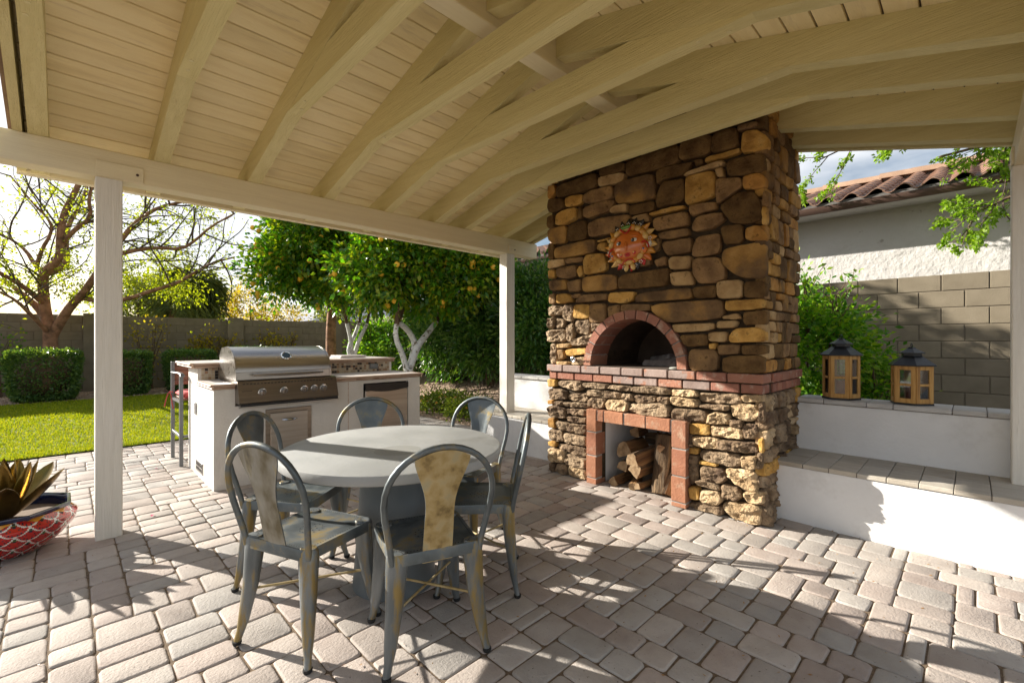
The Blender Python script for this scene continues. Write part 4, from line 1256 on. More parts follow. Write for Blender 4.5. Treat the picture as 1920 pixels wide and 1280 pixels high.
for (lb, p, ln, r, rot, sd) in (('flat charred log at the front of the oven floor', (3.98, 2.05, 1.14), 0.34, 0.045, (0.1, 0.05, 1.5), 21),
                                ('grey ash covered log lying behind the flat charred one', (4.16, 2.10, 1.17), 0.30, 0.06, (1.2, 0.1, 1.1), 22),
                                ('large ash grey log at the right of the oven', (4.08, 1.86, 1.18), 0.32, 0.085, (0.6, 0.1, 1.35), 23)):
    o = log(lb, p, ln, r, rot, sd); o['group'] = 'burnt logs in the oven'
    o.data.materials[0] = ashm; o.data.materials[1] = ashm; o.data.materials[2] = ashm
    o.name = 'charred_log'

# ================================================================== stucco benches with tiled caps
def bench(label, va, vb, seat_joint, cap_joint, tdepth=0.56):
    t = Thing('stucco_bench', label, 'bench', (4.25, 0.5 * (va + vb), 0))
    uf, ub, ut = 3.885, 4.455, 4.72
    t.part('seat_wall', MB().box(uf, ub + 0.002, va, vb, -0.02, 0.407, 0.004), MT['stucco'])
    t.part('back_wall', MB().box(ub, ut, va, vb, -0.02, 0.828, 0.004), MT['stucco'])
    js = [va] + seat_joint + [vb]
    for a, b in zip(js[:-1], js[1:]):
        for (p, q) in ((uf - 0.012, uf + 0.28), (uf + 0.283, ub - 0.001)):
            z = R.uniform(-0.0012, 0.0012)
            t.part('seat_tile', MB().box(p, q, a + 0.0018, b - 0.0018, 0.409, 0.44 + z, 0.003), MT['travertine'])
    js = [va] + cap_joint + [vb]
    for a, b in zip(js[:-1], js[1:]):
        z = R.uniform(-0.0012, 0.0012)
        t.part('cap_tile', MB().box(ub - 0.022, ut + 0.02, a + 0.0018, b - 0.0018, 0.832, 0.868 + z, 0.004), MT['travertine_grey'])
    gr = MB().box(uf - 0.004, ub - 0.01, va + 0.002, vb - 0.002, 0.4072, 0.4088).box(ub - 0.012, ut + 0.012, va + 0.002, vb - 0.002, 0.8285, 0.8315)
    t.part('grout_line', gr, MT['sand'])
    return t
bench('white stucco bench with tiled seat and ledge to the right of the fireplace', -1.3, 1.058, [-1.04, -0.88, -0.72, -0.56, -0.40, -0.24, -0.08, 0.08, 0.24, 0.40, 0.56, 0.72, 0.88],
      [-1.0, -0.72, -0.42, -0.07, 0.10, 0.42, 0.58, 0.86])
bench('white stucco bench with tiled ledge to the left of the fireplace', 3.118, 4.72, [3.28, 3.44, 3.60, 3.76, 3.92, 4.08, 4.24, 4.40, 4.56], [3.40, 3.70, 4.0, 4.3])

# ================================================================== lanterns
MT['lwood'] = pmat('lantern_wood', [(0.30, 0.15, 0.045), (0.50, 0.28, 0.085), (0.58, 0.36, 0.13)], 5, 5, 0.65, bump=0.3, bscale=12, stretch=(6, 6, 0.6))
MT['lmetal'] = pmat('lantern_metal', [(0.014, 0.016, 0.02), (0.022, 0.025, 0.03)], 8, 3, 0.38, metal=0.0, bump=0.1)
MT['lglass'] = glassmat('lantern_glass')
def lantern(label, loc, H, rz):
    t = Thing('lantern', label, 'lantern', loc, rz, 'lanterns on the tiled ledge')
    Rr = 0.125
    hb = H * 0.70
    def hexp(r, off=0): return [(r * math.cos(rad(60 * k + off)), r * math.sin(rad(60 * k + off))) for k in range(6)]
    t.part('base', MB().prism(hexp(Rr + 0.008), 2, 0, 0.014), MT['lmetal'], local=True, smooth=0)
    for k in range(6):
        A, B = hexp(Rr - 0.004)[k], hexp(Rr - 0.004)[(k + 1) % 6]
        mx, my = (A[0] + B[0]) / 2, (A[1] + B[1]) / 2
        L = math.dist(A, B) / 2
        ang = math.atan2(B[1] - A[1], B[0] - A[0])
        Mx = Matrix.Translation((mx, my, 0)) @ Matrix.Rotation(ang, 4, 'Z')
        z0, z1 = 0.014, hb
        fr = MB()
        w = 0.026
        fr.box(-L, -L + w, -0.009, 0.009, z0, z1, 0.002).box(L - w, L, -0.009, 0.009, z0, z1, 0.002)
        fr.box(-L + w, L - w, -0.009, 0.009, z0, z0 + 0.035, 0.002).box(-L + w, L - w, -0.009, 0.009, z1 - 0.03, z1, 0.002)
        fr.box(-L + w, L - w, -0.0085, 0.0085, z0 + hb * 0.44, z0 + hb * 0.44 + 0.017, 0.002)
        f = t.part('side_frame', fr.xf(Mx), MT['lwood'], local=True)
        t.part('pane', MB().box(-L + w, L - w, -0.0015, 0.0015, z0 + 0.035, z1 - 0.03).xf(Mx), MT['lglass'], parent=f, local=True)
        if k == 4:
            t.part('latch', MB().box(L - 0.018, L + 0.004, -0.016, -0.009, z0 + hb * 0.46, z0 + hb * 0.51, 0.002).xf(Mx), MT['lmetal'], parent=f, local=True)
    def frust(r0, r1, z0, z1):
        m = MB(); p0, p1 = hexp(r0), hexp(r1)
        m.add([(*p, z0) for p in p0] + [(*p, z1) for p in p1], [tuple(range(5, -1, -1)), tuple(range(6, 12))] + [(i, (i + 1) % 6, 6 + (i + 1) % 6, 6 + i) for i in range(6)])
        return m
    rf = frust(Rr + 0.022, Rr + 0.022, hb, hb + 0.008)
    for a in (frust(Rr + 0.022, 0.062, hb + 0.008, hb + 0.075), frust(0.062, 0.062, hb + 0.075, hb + 0.092), frust(0.082, 0.082, hb + 0.092, hb + 0.098), frust(0.082, 0.03, hb + 0.098, hb + 0.128), frust(0.03, 0.02, hb + 0.128, hb + 0.14)):
        rf.add(a.v, a.f)
    r = t.part('roof', rf, MT['lmetal'], local=True, smooth=0)
    t.part('ring_handle', MB().tube([(0.022 * math.cos(a), 0.0, hb + 0.143 + 0.012 + 0.014 * math.sin(a)) for a in np.linspace(0, 2 * math.pi, 17)], 0.003, 6, False), MT['lmetal'], parent=r, local=True)
    t.part('candle', MB().lathe([(0, 0.014), (0.036, 0.014), (0.036, 0.15), (0.0, 0.145)], 16), pmat('candle', [(0.20, 0.045, 0.03), (0.28, 0.07, 0.045)], 5, 2, 0.5), local=True)
    return t
lantern('taller hexagonal wooden lantern with black roof, nearer the fireplace', (4.585, 0.765, 0.869), 0.51, rad(35))
lantern('shorter hexagonal wooden lantern with black roof, farther from the fireplace', (4.585, 0.325, 0.869), 0.415, rad(15))

# ================================================================== painted clay sun on the chimney
MK = {k: pmat('glaze_' + k, [tuple(c * 0.8 for c in col), col], 9, 3, 0.18, spec=0.6, coat=0.3) for k, col in dict(
    orange=(0.62, 0.16, 0.02), yellow=(0.60, 0.27, 0.035), cream=(0.68, 0.44, 0.14), red=(0.50, 0.02, 0.02), black=(0.012, 0.012, 0.018), white=(0.75, 0.74, 0.70), green=(0.10, 0.25, 0.03), blue=(0.05, 0.14, 0.30)).items()}
sunm = Thing('sun_face_plaque', 'orange glazed clay sun face hung high on the stone chimney', 'wall ornament', (3.575, 2.13, 2.185))
def sm(name, mb, k, parent=None):
    # local (a right, b up, n out) -> world
    M_ = Matrix(((0, 0, -1, 3.578), (-1, 0, 0, 2.13), (0, 1, 0, 2.185), (0, 0, 0, 1))) @ Matrix.Rotation(rad(5), 4, 'Z')
    return sunm.part(name, mb.xf(M_), MK[k], parent, smooth=60)
def ell(cx, cy, n, rx, ry, rn, ang=0):
    return MB().ball((0, 0, 0), 1, 14, 8).xf(Matrix.Translation((cx, cy, n)) @ Matrix.Rotation(ang, 4, 'Z') @ Matrix.Diagonal((rx, ry, rn, 1)))
def flame(a, r0, ln, wd, th):
    mb = MB(); n = 8
    for i in range(n + 1):
        f = i / n
        w = wd * math.sin(math.pi * (0.16 + 0.84 * f) ** 0.8) ** 0.8 if f < 1 else 0.0008
        bend = 0.010 * math.sin(f * 3.2)
        for j, (b, h) in enumerate(((-1, 0.0), (-0.6, 0.8), (0, 1.0), (0.6, 0.8), (1, 0.0))):
            mb.v.append((r0 + ln * f, bend + b * w, th * h * (1 - 0.6 * f)))
    for i in range(n):
        for j in range(4): mb.f.append((i * 5 + j, (i + 1) * 5 + j, (i + 1) * 5 + j + 1, i * 5 + j + 1)); mb.m.append(0)
    return mb.xf(Matrix.Diagonal((1, 0.93, 1, 1)) @ Matrix.Rotation(a, 4, 'Z'))
sm('back_plate', ell(0, 0, 0.0, 0.215, 0.20, 0.03), 'yellow')
sm('face', ell(0, -0.005, 0.02, 0.172, 0.140, 0.055), 'orange')
cols = ['yellow', 'cream', 'yellow', 'black', 'yellow', 'orange', 'cream', 'red']
for k in range(22):
    a = 2 * math.pi * k / 22 + 0.1
    top = math.sin(a) > 0.8
    bot = math.sin(a) < -0.72
    c = 'black' if top or (bot and k % 2) else ('red' if bot else ['yellow', 'cream', 'yellow', 'orange'][k % 4])
    rr_ = 0.235 if not bot else 0.215
    pt = sm('ray', flame(a, 0.165, 0.098 if not bot else 0.08, 0.030, 0.030), c)
    rr_ = 0.205
    if c == 'black' or k % 3 == 0:
        for q in range(5):
            b = q * 1.257
            sm('painted_dot', ell(rr_ * math.cos(a) + 0.013 * math.cos(b), rr_ * 0.93 * math.sin(a) + 0.013 * math.sin(b), 0.024, 0.005, 0.005, 0.003), 'white', pt)
        sm('painted_dot', ell(rr_ * math.cos(a), rr_ * 0.93 * math.sin(a), 0.026, 0.005, 0.005, 0.003), 'yellow', pt)
for k in range(9):                                   # curls of hair across the forehead
    a = rad(18 + 144 * k / 8)
    c = sm('hair_curl', ell(0.178 * math.cos(a), 0.155 * math.sin(a), 0.032, 0.036, 0.028, 0.024, a + 1.57), 'yellow' if k % 2 else 'cream')
for k in range(7):                                   # rolled beard
    a = rad(212 + 116 * k / 6)
    sm('beard_curl', ell(0.165 * math.cos(a), 0.150 * math.sin(a), 0.034, 0.036, 0.024, 0.022, a + 1.57), 'cream' if k % 2 else 'yellow')
for sx in (-1, 1):
    ew = sm('eye', ell(0.068 * sx, 0.028, 0.058, 0.036, 0.021, 0.014), 'white')
    sm('iris', ell(0.066 * sx, 0.028, 0.068, 0.018, 0.018, 0.008), 'black', ew)
    sm('eye_glint', ell(0.066 * sx - 0.006, 0.034, 0.0755, 0.004, 0.004, 0.002), 'white', ew)
    sm('brow', ell(0.066 * sx, 0.066, 0.055, 0.045, 0.008, 0.010, -0.15 * sx), 'orange')
    fl = sm('cheek_flower', ell(0.062 * sx, -0.075, 0.055, 0.021, 0.021, 0.010), 'red')
    sm('flower_centre', ell(0.062 * sx, -0.075, 0.065, 0.009, 0.009, 0.004), 'cream', fl)
    ar = MB().tube([(sx * (0.155 + 0.042 * math.cos(b)), -0.055 + 0.055 * math.sin(b), 0.045) for b in np.linspace(-0.2, 3.3, 12)], 0.008, 6)
    sm('ear_scroll', ar, 'red'); sm('ear_drop', ell(sx * 0.155, -0.065, 0.042, 0.026, 0.036, 0.02), 'orange')
    sm('ear_bead', ell(sx * 0.155, -0.065, 0.062, 0.010, 0.010, 0.004), 'blue')
    sm('side_leaf', ell(sx * 0.195, -0.03, 0.03, 0.03, 0.016, 0.014, 0.9 * sx), 'white')
sm('nose', ell(0, -0.012, 0.066, 0.016, 0.044, 0.026), 'orange')
sm('upper_lip', ell(0, -0.078, 0.062, 0.034, 0.009, 0.014), 'red')
sm('lower_lip', ell(0, -0.094, 0.061, 0.028, 0.011, 0.014), 'red')
sm('forehead_scroll', MB().tube([(0.055 * t, 0.105 + 0.05 * abs(t) ** 1.6, 0.058) for t in np.linspace(-1, 1, 11)], 0.007, 6), 'red')
sm('forehead_leaf', ell(0, 0.16, 0.055, 0.055, 0.016, 0.012), 'green')
sm('chin_scroll', MB().tube([(0.06 * math.cos(b), -0.165 + 0.04 * math.sin(b), 0.05) for b in np.linspace(0.1, 3.04, 11)], 0.008, 6), 'red')
for sx in (-1, 1): sm('chin_petal', ell(0.032 * sx, -0.195, 0.04, 0.022, 0.034, 0.014, 0.35 * sx), 'cream')
# ================================================================== dining set
MT['zinc'] = pmat('zinc', [(0.075, 0.09, 0.098), (0.135, 0.155, 0.165), (0.215, 0.235, 0.245)], 7, 7, 0.40, metal=0.7, bump=0.15, bscale=25, rough2=0.6,
                  spots=((0.26, 0.20, 0.085), 7, 0.52, 0.14))
MT['zinc_stain'] = pmat('zinc_stain', [(0.16, 0.11, 0.045), (0.34, 0.25, 0.105), (0.42, 0.33, 0.17), (0.36, 0.32, 0.20)], 16, 8, 0.6, metal=0.3, bump=0.15, bscale=30, lo=0.3, hi=0.68,
                        spots=((0.25, 0.24, 0.19), 7, 0.62, 0.12))
MT['zinc_stain2'] = pmat('zinc_stain2', [(0.14, 0.12, 0.075), (0.24, 0.225, 0.18), (0.30, 0.295, 0.265), (0.34, 0.29, 0.16)], 12, 8, 0.55, metal=0.4, bump=0.15, bscale=30, lo=0.3, hi=0.68,
                        spots=((0.12, 0.115, 0.10), 6, 0.57, 0.12), stretch=(1, 1, 0.5))
MT['zinc_leg'] = pmat('zinc_leg', [(0.085, 0.098, 0.105), (0.155, 0.172, 0.18), (0.24, 0.26, 0.268)], 7, 7, 0.45, metal=0.5, bump=0.15, bscale=25, stretch=(2.2, 2.2, 0.45),
                      spots=((0.25, 0.185, 0.07), 6, 0.50, 0.10))
MT['rubber'] = pmat('rubber', [(0.012, 0.012, 0.012), (0.02, 0.02, 0.02)], 8, 2, 0.8)
MT['hole'] = pmat('hole', [(0.02, 0.02, 0.018), (0.03, 0.03, 0.025)], 8, 2, 0.9)
TABLE = (1.34, 2.30)
MT['table'] = pmat('table_top', [(0.29, 0.30, 0.30), (0.345, 0.355, 0.355)], 3.5, 8, 0.42, bump=0.12, bscale=40, rough2=0.6, spots=((0.235, 0.24, 0.235), 2.6, 0.56, 0.16))
MT['table_leg'] = pmat('table_pedestal', [(0.10, 0.118, 0.127), (0.135, 0.153, 0.162)], 4, 7, 0.5, bump=0.15, bscale=30, spots=((0.19, 0.205, 0.21), 5, 0.60, 0.1))  # same grey as the top, with sky-blue shade painted into the colour
MT['table_mark'] = pmat('table_mark', [(0.25, 0.255, 0.245), (0.28, 0.285, 0.275)], 4, 3, 0.6)
tb = Thing('round_table', 'round grey concrete dining table on one tapered pedestal', 'table', (TABLE[0], TABLE[1], 0))
tb.part('table_top', MB().lathe([(0.0, 0.707), (0.585, 0.707), (0.597, 0.713), (0.60, 0.72), (0.60, 0.748), (0.597, 0.756), (0.588, 0.760), (0.0, 0.760)], 96), MT['table'], local=True, smooth=30)
tb.part('pedestal', MB().lathe([(0.228, 0.0), (0.226, 0.03), (0.216, 0.14), (0.203, 0.32), (0.192, 0.50), (0.186, 0.62), (0.186, 0.712)], 48), MT['table_leg'], local=True)
tb.part('water_mark', MB().lathe([(0.0, 0.7604), (0.125, 0.7604)], 32, (-0.06, -0.13), sx=1.0, sy=0.9, cap=False), MT['table_mark'], local=True)

def make_chair(label):
    t = Thing('metal_chair', label, 'chair', (0, 0, 0), 0, 'metal cafe chairs around the round table')
    Z, S = MT['zinc'], 0.19
    # seat pan: dished panel, rolled edges, apron
    def wy(x): return 0.186 + (x + S) / (2 * S) * 0.018
    mb = MB(); n = 13
    for i in range(n):
        for j in range(n):
            a, b = i / (n - 1) * 2 - 1, j / (n - 1) * 2 - 1
            x = a * 0.195; y = b * wy(x)
            cut = max(0, abs(a) + abs(b) - 1.86) * 0.9
            x *= 1 - cut * 0.35; y *= 1 - cut * 0.35
            e = max(abs(a), abs(b))
            z = 0.478 - 0.010 * (1 - e * e) - (0.006 if 0.72 < e < 0.86 else 0)
            mb.v.append((x, y, z))
    for i in range(n - 1):
        for j in range(n - 1):
            mb.f.append((i * n + j, (i + 1) * n + j, (i + 1) * n + j + 1, i * n + j + 1)); mb.m.append(0)
    rim = [i * n for i in range(n)] + [(n - 1) * n + j for j in range(1, n)] + [i * n + n - 1 for i in range(n - 2, -1, -1)] + [j for j in range(n - 2, 0, -1)]
    o = len(mb.v); m = len(rim)
    for k in rim:
        x, y, z = mb.v[k]; mb.v.append((x * 1.015, y * 1.015, z - 0.008))
    for k in rim:
        x, y, z = mb.v[k]; mb.v.append((x * 1.02, y * 1.02, 0.432))
    for k in rim:
        x, y, z = mb.v[k]; mb.v.append((x * 0.98, y * 0.98, 0.430))
    for k in range(m):
        k2 = (k + 1) % m
        mb.f += [(rim[k], rim[k2], o + k2, o + k), (o + k, o + k2, o + m + k2, o + m + k), (o + m + k, o + m + k2, o + 2 * m + k2, o + 2 * m + k)]
        mb.m += [0, 0, 0]
    mb.f.append(tuple(o + 2 * m + k for k in range(m))); mb.m.append(0)
    seat = t.part('seat', mb, Z, local=True, smooth=40)
    rv = MB()
    def dot(x, y, r=0.0032):
        rv.add([(x + r * math.cos(k * 1.0472), y + r * math.sin(k * 1.0472), 0.4795) for k in range(6)], [tuple(range(6))])
    for k in range(27):
        f = k / 26 * 2 - 1
        if abs(f) < 0.82:
            for sgn in (-1, 1):
                rv_z = 0
                dot(sgn * 0.178, f * 0.178); dot(f * 0.178, sgn * (wy(f * 0.178) - 0.016))
    for s1 in (-1, 1):
        for s2 in (-1, 1):
            for k in range(5):
                a = rad(90 * k / 4)
                dot(s1 * (0.178 - 0.035 * math.cos(a) * 0.9 + 0.0), s2 * (0.176 - 0.035 * math.sin(a) * 0.9))
    t.part('rivet_row', rv, MT['hole'], parent=seat, local=True, smooth=0)
    hl = MB()
    for ring_, cnt in ((0.0, 1), (0.025, 6), (0.05, 12)):
        for k in range(cnt):
            a = 2 * math.pi * k / max(1, cnt)
            x, y = ring_ * math.cos(a), ring_ * math.sin(a)
            hl.add([(x + 0.0038 * math.cos(q * 1.0472), y + 0.0038 * math.sin(q * 1.0472), 0.4692 + 0.0095 * (ring_ / 0.05) * 0.12) for q in range(6)], [tuple(range(6))])
    t.part('seat_hole', hl, MT['hole'], parent=seat, local=True, smooth=0)
    # legs
    for sx in (-1, 1):
        for sy in (-1, 1):
            pts, rr_ = [], []
            for f, w, q in ((0.0, 0.036, 0.478), (0.03, 0.044, 0.466), (0.14, 0.0455, 0.41), (0.45, 0.037, 0.26), (0.76, 0.026, 0.11), (0.88, 0.018, 0.055), (1.0, 0.0165, 0.012)):
                bow = -0.006 * math.sin(f * math.pi)
                out = 0.160 + 0.050 * f ** 1.25 + bow
                pts.append((sx * (out + (0.004 if sx < 0 else 0.0)), sy * (out + 0.004), q)); rr_.append((w, w * 0.8))
            lg = MB().tube(pts, rr_, 10)
            leg = t.part('leg', lg, [MT['zinc_leg']], local=True, smooth=50)
            x, y, _ = pts[-1]
            t.part('foot_cap', MB().lathe([(0.0, 0.0), (0.0165, 0.0), (0.019, 0.006), (0.019, 0.016), (0.0, 0.016)], 10, (x, y)), MT['rubber'], parent=leg, local=True)
    for a, b in (((-0.185, -0.19, 0.24), (0.18, 0.185, 0.24)), ((-0.185, 0.19, 0.235), (0.18, -0.185, 0.235))):
        t.part('brace', MB().tube([a, b], 0.0055, 6), MT['zinc_stain'], local=True)
    # bent tube back
    def lean(z): return -0.186 - max(0, z - 0.46) * 0.215
    pts = []
    for y, z in ((-0.188, 0.44), (-0.196, 0.50), (-0.210, 0.58), (-0.222, 0.64)): pts.append((lean(z), y, z))
    for k in range(19):
        a = math.pi * k / 18
        z = 0.70 + 0.222 * math.sin(a) ** 0.9
        pts.append((lean(z), -0.228 * math.cos(a), z))
    pts += [(lean(z), -y, z) for (x, y, z) in reversed([(0, -0.188, 0.44), (0, -0.196, 0.50), (0, -0.210, 0.58), (0, -0.222, 0.64)])]
    t.part('back_hoop', MB().tube(pts, 0.0135, 10), Z, local=True, smooth=60)
    # pressed splat
    mb = MB(); nz, ny = 17, 11
    def w_(f): return 0.060 + 0.004 * math.cos(f * 3.0) + 0.060 * sstep(0.45, 1.0, f) ** 1.2
    for side_ in (0, 1):
        for i in range(nz):
            f = i / (nz - 1)
            z = 0.425 + f * 0.487
            hw = w_(f)
            for j in range(ny):
                b = j / (ny - 1) * 2 - 1
                zz = z - (0.035 * b * b * f ** 6)
                groove = 0.005 * math.exp(-((abs(b) - 0.72) / 0.09) ** 2) * (1 if 0.08 < f < 0.93 else 0)
                x = lean(zz) - 0.010 * (1 - b * b) * sstep(0.0, 0.5, f) - (0.004 if side_ else -0.001) + groove * (1 if side_ else 1)
                mb.v.append((x, b * hw, zz))
    N1 = nz * ny
    for s_ in (0, 1):
        for i in range(nz - 1):
            for j in range(ny - 1):
                a = s_ * N1 + i * ny + j
                mb.f.append((a, a + 1, a + ny + 1, a + ny) if s_ == 0 else (a, a + ny, a + ny + 1, a + 1)); mb.m.append(s_)
    for i in range(nz - 1):
        for j in (0, ny - 1):
            a = i * ny + j
            mb.f.append((a, a + ny, N1 + a + ny, N1 + a)); mb.m.append(0)
    t.part('back_splat', mb, [Z, MT['zinc_stain']], local=True, smooth=60)
    return t
CH = [((0.83, 2.18), 21.6, 'weathered metal chair nearest the left post, its seat in sun'),
      ((0.963, 2.767), -50, 'metal chair between the table and the steel drawer front'),
      ((1.186, 1.76), 70.2, 'metal chair in the foreground with tan stained back toward the viewer'),
      ((1.698, 1.986), 136, 'metal chair seen edge on at the right of the table'),
      ((1.97, 2.48), 201, 'metal chair nearest the left stucco bench'),
      ((1.48, 2.873), 240, 'metal chair in front of the small refrigerator')]
ch0 = make_chair(CH[0][2])
for i, ((x, y), a, lb) in enumerate(CH):
    r = ch0.root if i == 0 else copy_tree(ch0.root)
    r.location = (x, y, 0); r.rotation_euler = (0, 0, rad(a)); r['label'] = lb
    for c in r.children:
        if c.name.startswith('back_splat') and i not in (0, 1):
            c.material_slots[1].link = 'DATA'
        elif c.name.startswith('back_splat'):
            c.material_slots[1].link = 'OBJECT'; c.material_slots[1].material = MT['zinc_stain2']

# ================================================================== outdoor kitchen
MT['steel'] = pmat('steel', [(0.36, 0.34, 0.32), (0.45, 0.43, 0.41)], 4, 4, 0.26, metal=1.0, bump=0.05, bscale=60, stretch=(0.4, 8, 8), rough2=0.34)
MT['steel_dark'] = pmat('steel_dark', [(0.20, 0.17, 0.14), (0.27, 0.23, 0.19)], 4, 4, 0.30, metal=1.0, bump=0.05, bscale=60, stretch=(0.4, 8, 8))
MT['steel_matte'] = pmat('steel_matte', [(0.33, 0.295, 0.255), (0.41, 0.37, 0.325)], 4, 4, 0.38, metal=0.9, bump=0.05, bscale=60, stretch=(0.4, 8, 8))  # brown-grey tint is the floor's reflection painted into the steel colour
MT['black'] = pmat('black_plastic', [(0.01, 0.01, 0.011), (0.018, 0.018, 0.019)], 8, 2, 0.35)
MT['counter'] = pmat('counter_tile', [(0.50, 0.455, 0.42), (0.60, 0.56, 0.53)], 4, 6, 0.45, bump=0.15, bscale=40, rand=0.05)
MT['nosing'] = pmat('counter_nosing', [(0.30, 0.19, 0.13), (0.44, 0.315, 0.235), (0.52, 0.41, 0.33)], 9, 5, 0.5, rand=0.14, stretch=(1, 6, 6), bump=0.2)
IU0, IU1, IV0, IV1 = 0.962, 3.12, 4.772, 5.92
isl = Thing('kitchen_island', 'white stucco outdoor kitchen island with raised tiled bar', 'kitchen island', (2.04, 5.35, 0))
w = MB()
GU0, GU1 = 1.13, 2.02
w.box(IU0, GU0, IV0, 5.45, -0.02, 0.903)
w.box(GU0, GU1, IV0, 5.45, -0.02, 0.742)
w.box(GU1, 2.385, IV0, 5.45, -0.02, 0.903)
w.box(2.385, 2.955, 5.35, 5.45, -0.02, 0.903)
w.box(2.385, 2.955, IV0, 5.349, 0.868, 0.903)
w.box(2.955, IU1, IV0, 5.45, -0.02, 0.903)
w.box(IU0, IU1, 5.4502, IV1, -0.02, 1.068)
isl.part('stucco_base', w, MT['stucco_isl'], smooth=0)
for u in (2.21, 2.30): pass
isl.part('panel_seam', MB().box(2.208, 2.214, IV0 - 0.0015, IV0 + 0.01, 0.0, 0.90), MT['nosing'])
# counter tiles and nosings
def nos_u(a, b, v, z0, z1, s=-1):
    """front nosing pieces running along X"""
    n = max(1, round((b - a) / 0.31)); 
    for i in range(n):
        p, q = a + (b - a) * i / n, a + (b - a) * (i + 1) / n
        pr = [(v, z0), (v + s * 0.012, z0 + 0.002), (v + s * 0.022, z0 + 0.014), (v + s * 0.014, z0 + 0.024), (v + s * 0.036, z0 + 0.034), (v + s * 0.036, z1 - 0.008), (v + s * 0.028, z1), (v, z1)]
        isl.part('nosing_tile', MB().prism(pr, 0, p + 0.001, q - 0.001), MT['nosing'], smooth=50)
def nos_v(a, b, u, z0, z1, s=-1):
    n = max(1, round((b - a) / 0.31))
    for i in range(n):
        p, q = a + (b - a) * i / n, a + (b - a) * (i + 1) / n
        pr = [(u, z0), (u + s * 0.012, z0 + 0.002), (u + s * 0.022, z0 + 0.014), (u + s * 0.014, z0 + 0.024), (u + s * 0.036, z0 + 0.034), (u + s * 0.036, z1 - 0.008), (u + s * 0.028, z1), (u, z1)]
        isl.part('nosing_tile', MB().prism(pr, 1, p + 0.001, q - 0.001), MT['nosing'], smooth=50)
ZC0, ZC1 = 0.905, 0.953
def ctiles(a, b, c, d, z0, z1):
    nu, nv = max(1, round((b - a) / 0.33)), max(1, round((d - c) / 0.33))
    for i in range(nu):
        for j in range(nv):
            isl.part('counter_tile', MB().box(a + (b - a) * i / nu + 0.001, a + (b - a) * (i + 1) / nu - 0.001, c + (d - c) * j / nv + 0.001, c + (d - c) * (j + 1) / nv - 0.001, z0, z1 - 0.0015, 0.002), MT['counter'])
ctiles(IU0, GU0, IV0, 5.449, ZC0, ZC1); ctiles(GU1, IU1, IV0, 5.449, ZC0, ZC1)
nos_u(IU0, GU0 - 0.002, IV0, ZC0, ZC1); nos_u(GU1 + 0.002, IU1, IV0, ZC0, ZC1)
nos_v(IV0 - 0.03, 5.44, IU0, ZC0, ZC1); nos_v(IV0 - 0.03, 5.44, IU1, ZC0, ZC1, 1)
ZB0, ZB1 = 1.072, 1.124
ctiles(0.915, 3.10, 5.40, 6.12, ZB0, ZB1)
nos_u(0.915, 3.10, 5.40, ZB0, ZB1); nos_u(0.915, 3.10, 6.12, ZB0, ZB1, 1); nos_v(5.37, 6.15, 0.915, ZB0, ZB1); nos_v(5.37, 6.15, 3.10, ZB0, ZB1, 1)
# mosaic strip: small glass and stone tiles, too small to pick apart
mos = MB(); rr = random.Random(4)
s = 0.0295
for i in range(int((IU1 - IU0 - 0.04) / s)):
    for j in range(4):
        k = rr.choices(range(5), [0.34, 0.26, 0.18, 0.11, 0.11])[0]
        a, z = IU0 + 0.03 + i * s, 0.954 + j * s
        if j == 3: z1 = z + s - 0.004
        mos.box(a, a + s - 0.003, 5.4435, 5.4503, z, min(z + s - 0.003, 1.069), 0.0008, k)
mcol = [(0.52, 0.42, 0.30), (0.62, 0.54, 0.42), (0.36, 0.22, 0.12), (0.055, 0.04, 0.035), (0.45, 0.28, 0.17)]
isl.part('mosaic_tile', mos, [pmat('mosaic_%d' % i, [tuple(x * 0.85 for x in c), c], 12, 2, 0.3) for i, c in enumerate(mcol)], kind='stuff', smooth=0)
isl.part('outlet_cover', MB().box(2.80, 2.92, 5.425, 5.442, 0.985, 1.055, 0.012), pmat('grey_plastic', [(0.17, 0.18, 0.19), (0.21, 0.22, 0.23)], 6, 2, 0.5))
isl.part('outlet_cover', MB().box(IU0 - 0.02, IU0 - 0.001, 5.50, 5.63, 0.61, 0.725, 0.006), pmat('white_plastic', [(0.6, 0.6, 0.6), (0.65, 0.65, 0.65)], 6, 2, 0.4), label='white outlet cover on the end of the island')
vg = MB().box(IU0 - 0.006, IU0 - 0.001, 5.20, 5.51, 0.05, 0.165, 0.002)
vent = isl.part('vent_plate', vg, MT['steel'])
vs_ = MB()
for i in range(9):
    for j in range(2):
        vs_.box(IU0 - 0.0075, IU0 - 0.0055, 5.222 + i * 0.031, 5.240 + i * 0.031, 0.068 + j * 0.045, 0.102 + j * 0.045, 0.0)
isl.part('vent_slot', vs_, MT['black'], parent=vent, smooth=0)
# pull-out steel drawer
dr = isl.part('drawer_frame', MB().box(1.385, 1.815, IV0 - 0.012, IV0 + 0.001, 0.10, 0.685, 0.003), MT['steel_dark'])
isl.part('drawer_front', MB().box(1.425, 1.775, IV0 - 0.024, IV0 - 0.0125, 0.14, 0.648, 0.004), MT['steel_matte'], parent=dr)
isl.part('drawer_handle', MB().tube([(1.53 + 0.14 * f, IV0 - 0.028 - 0.03 * math.sin(math.pi * f), 0.575) for f in np.linspace(0, 1, 11)], [0.007 + 0.004 * math.sin(math.pi * f) for f in np.linspace(0, 1, 11)], 8), chrome, parent=dr)

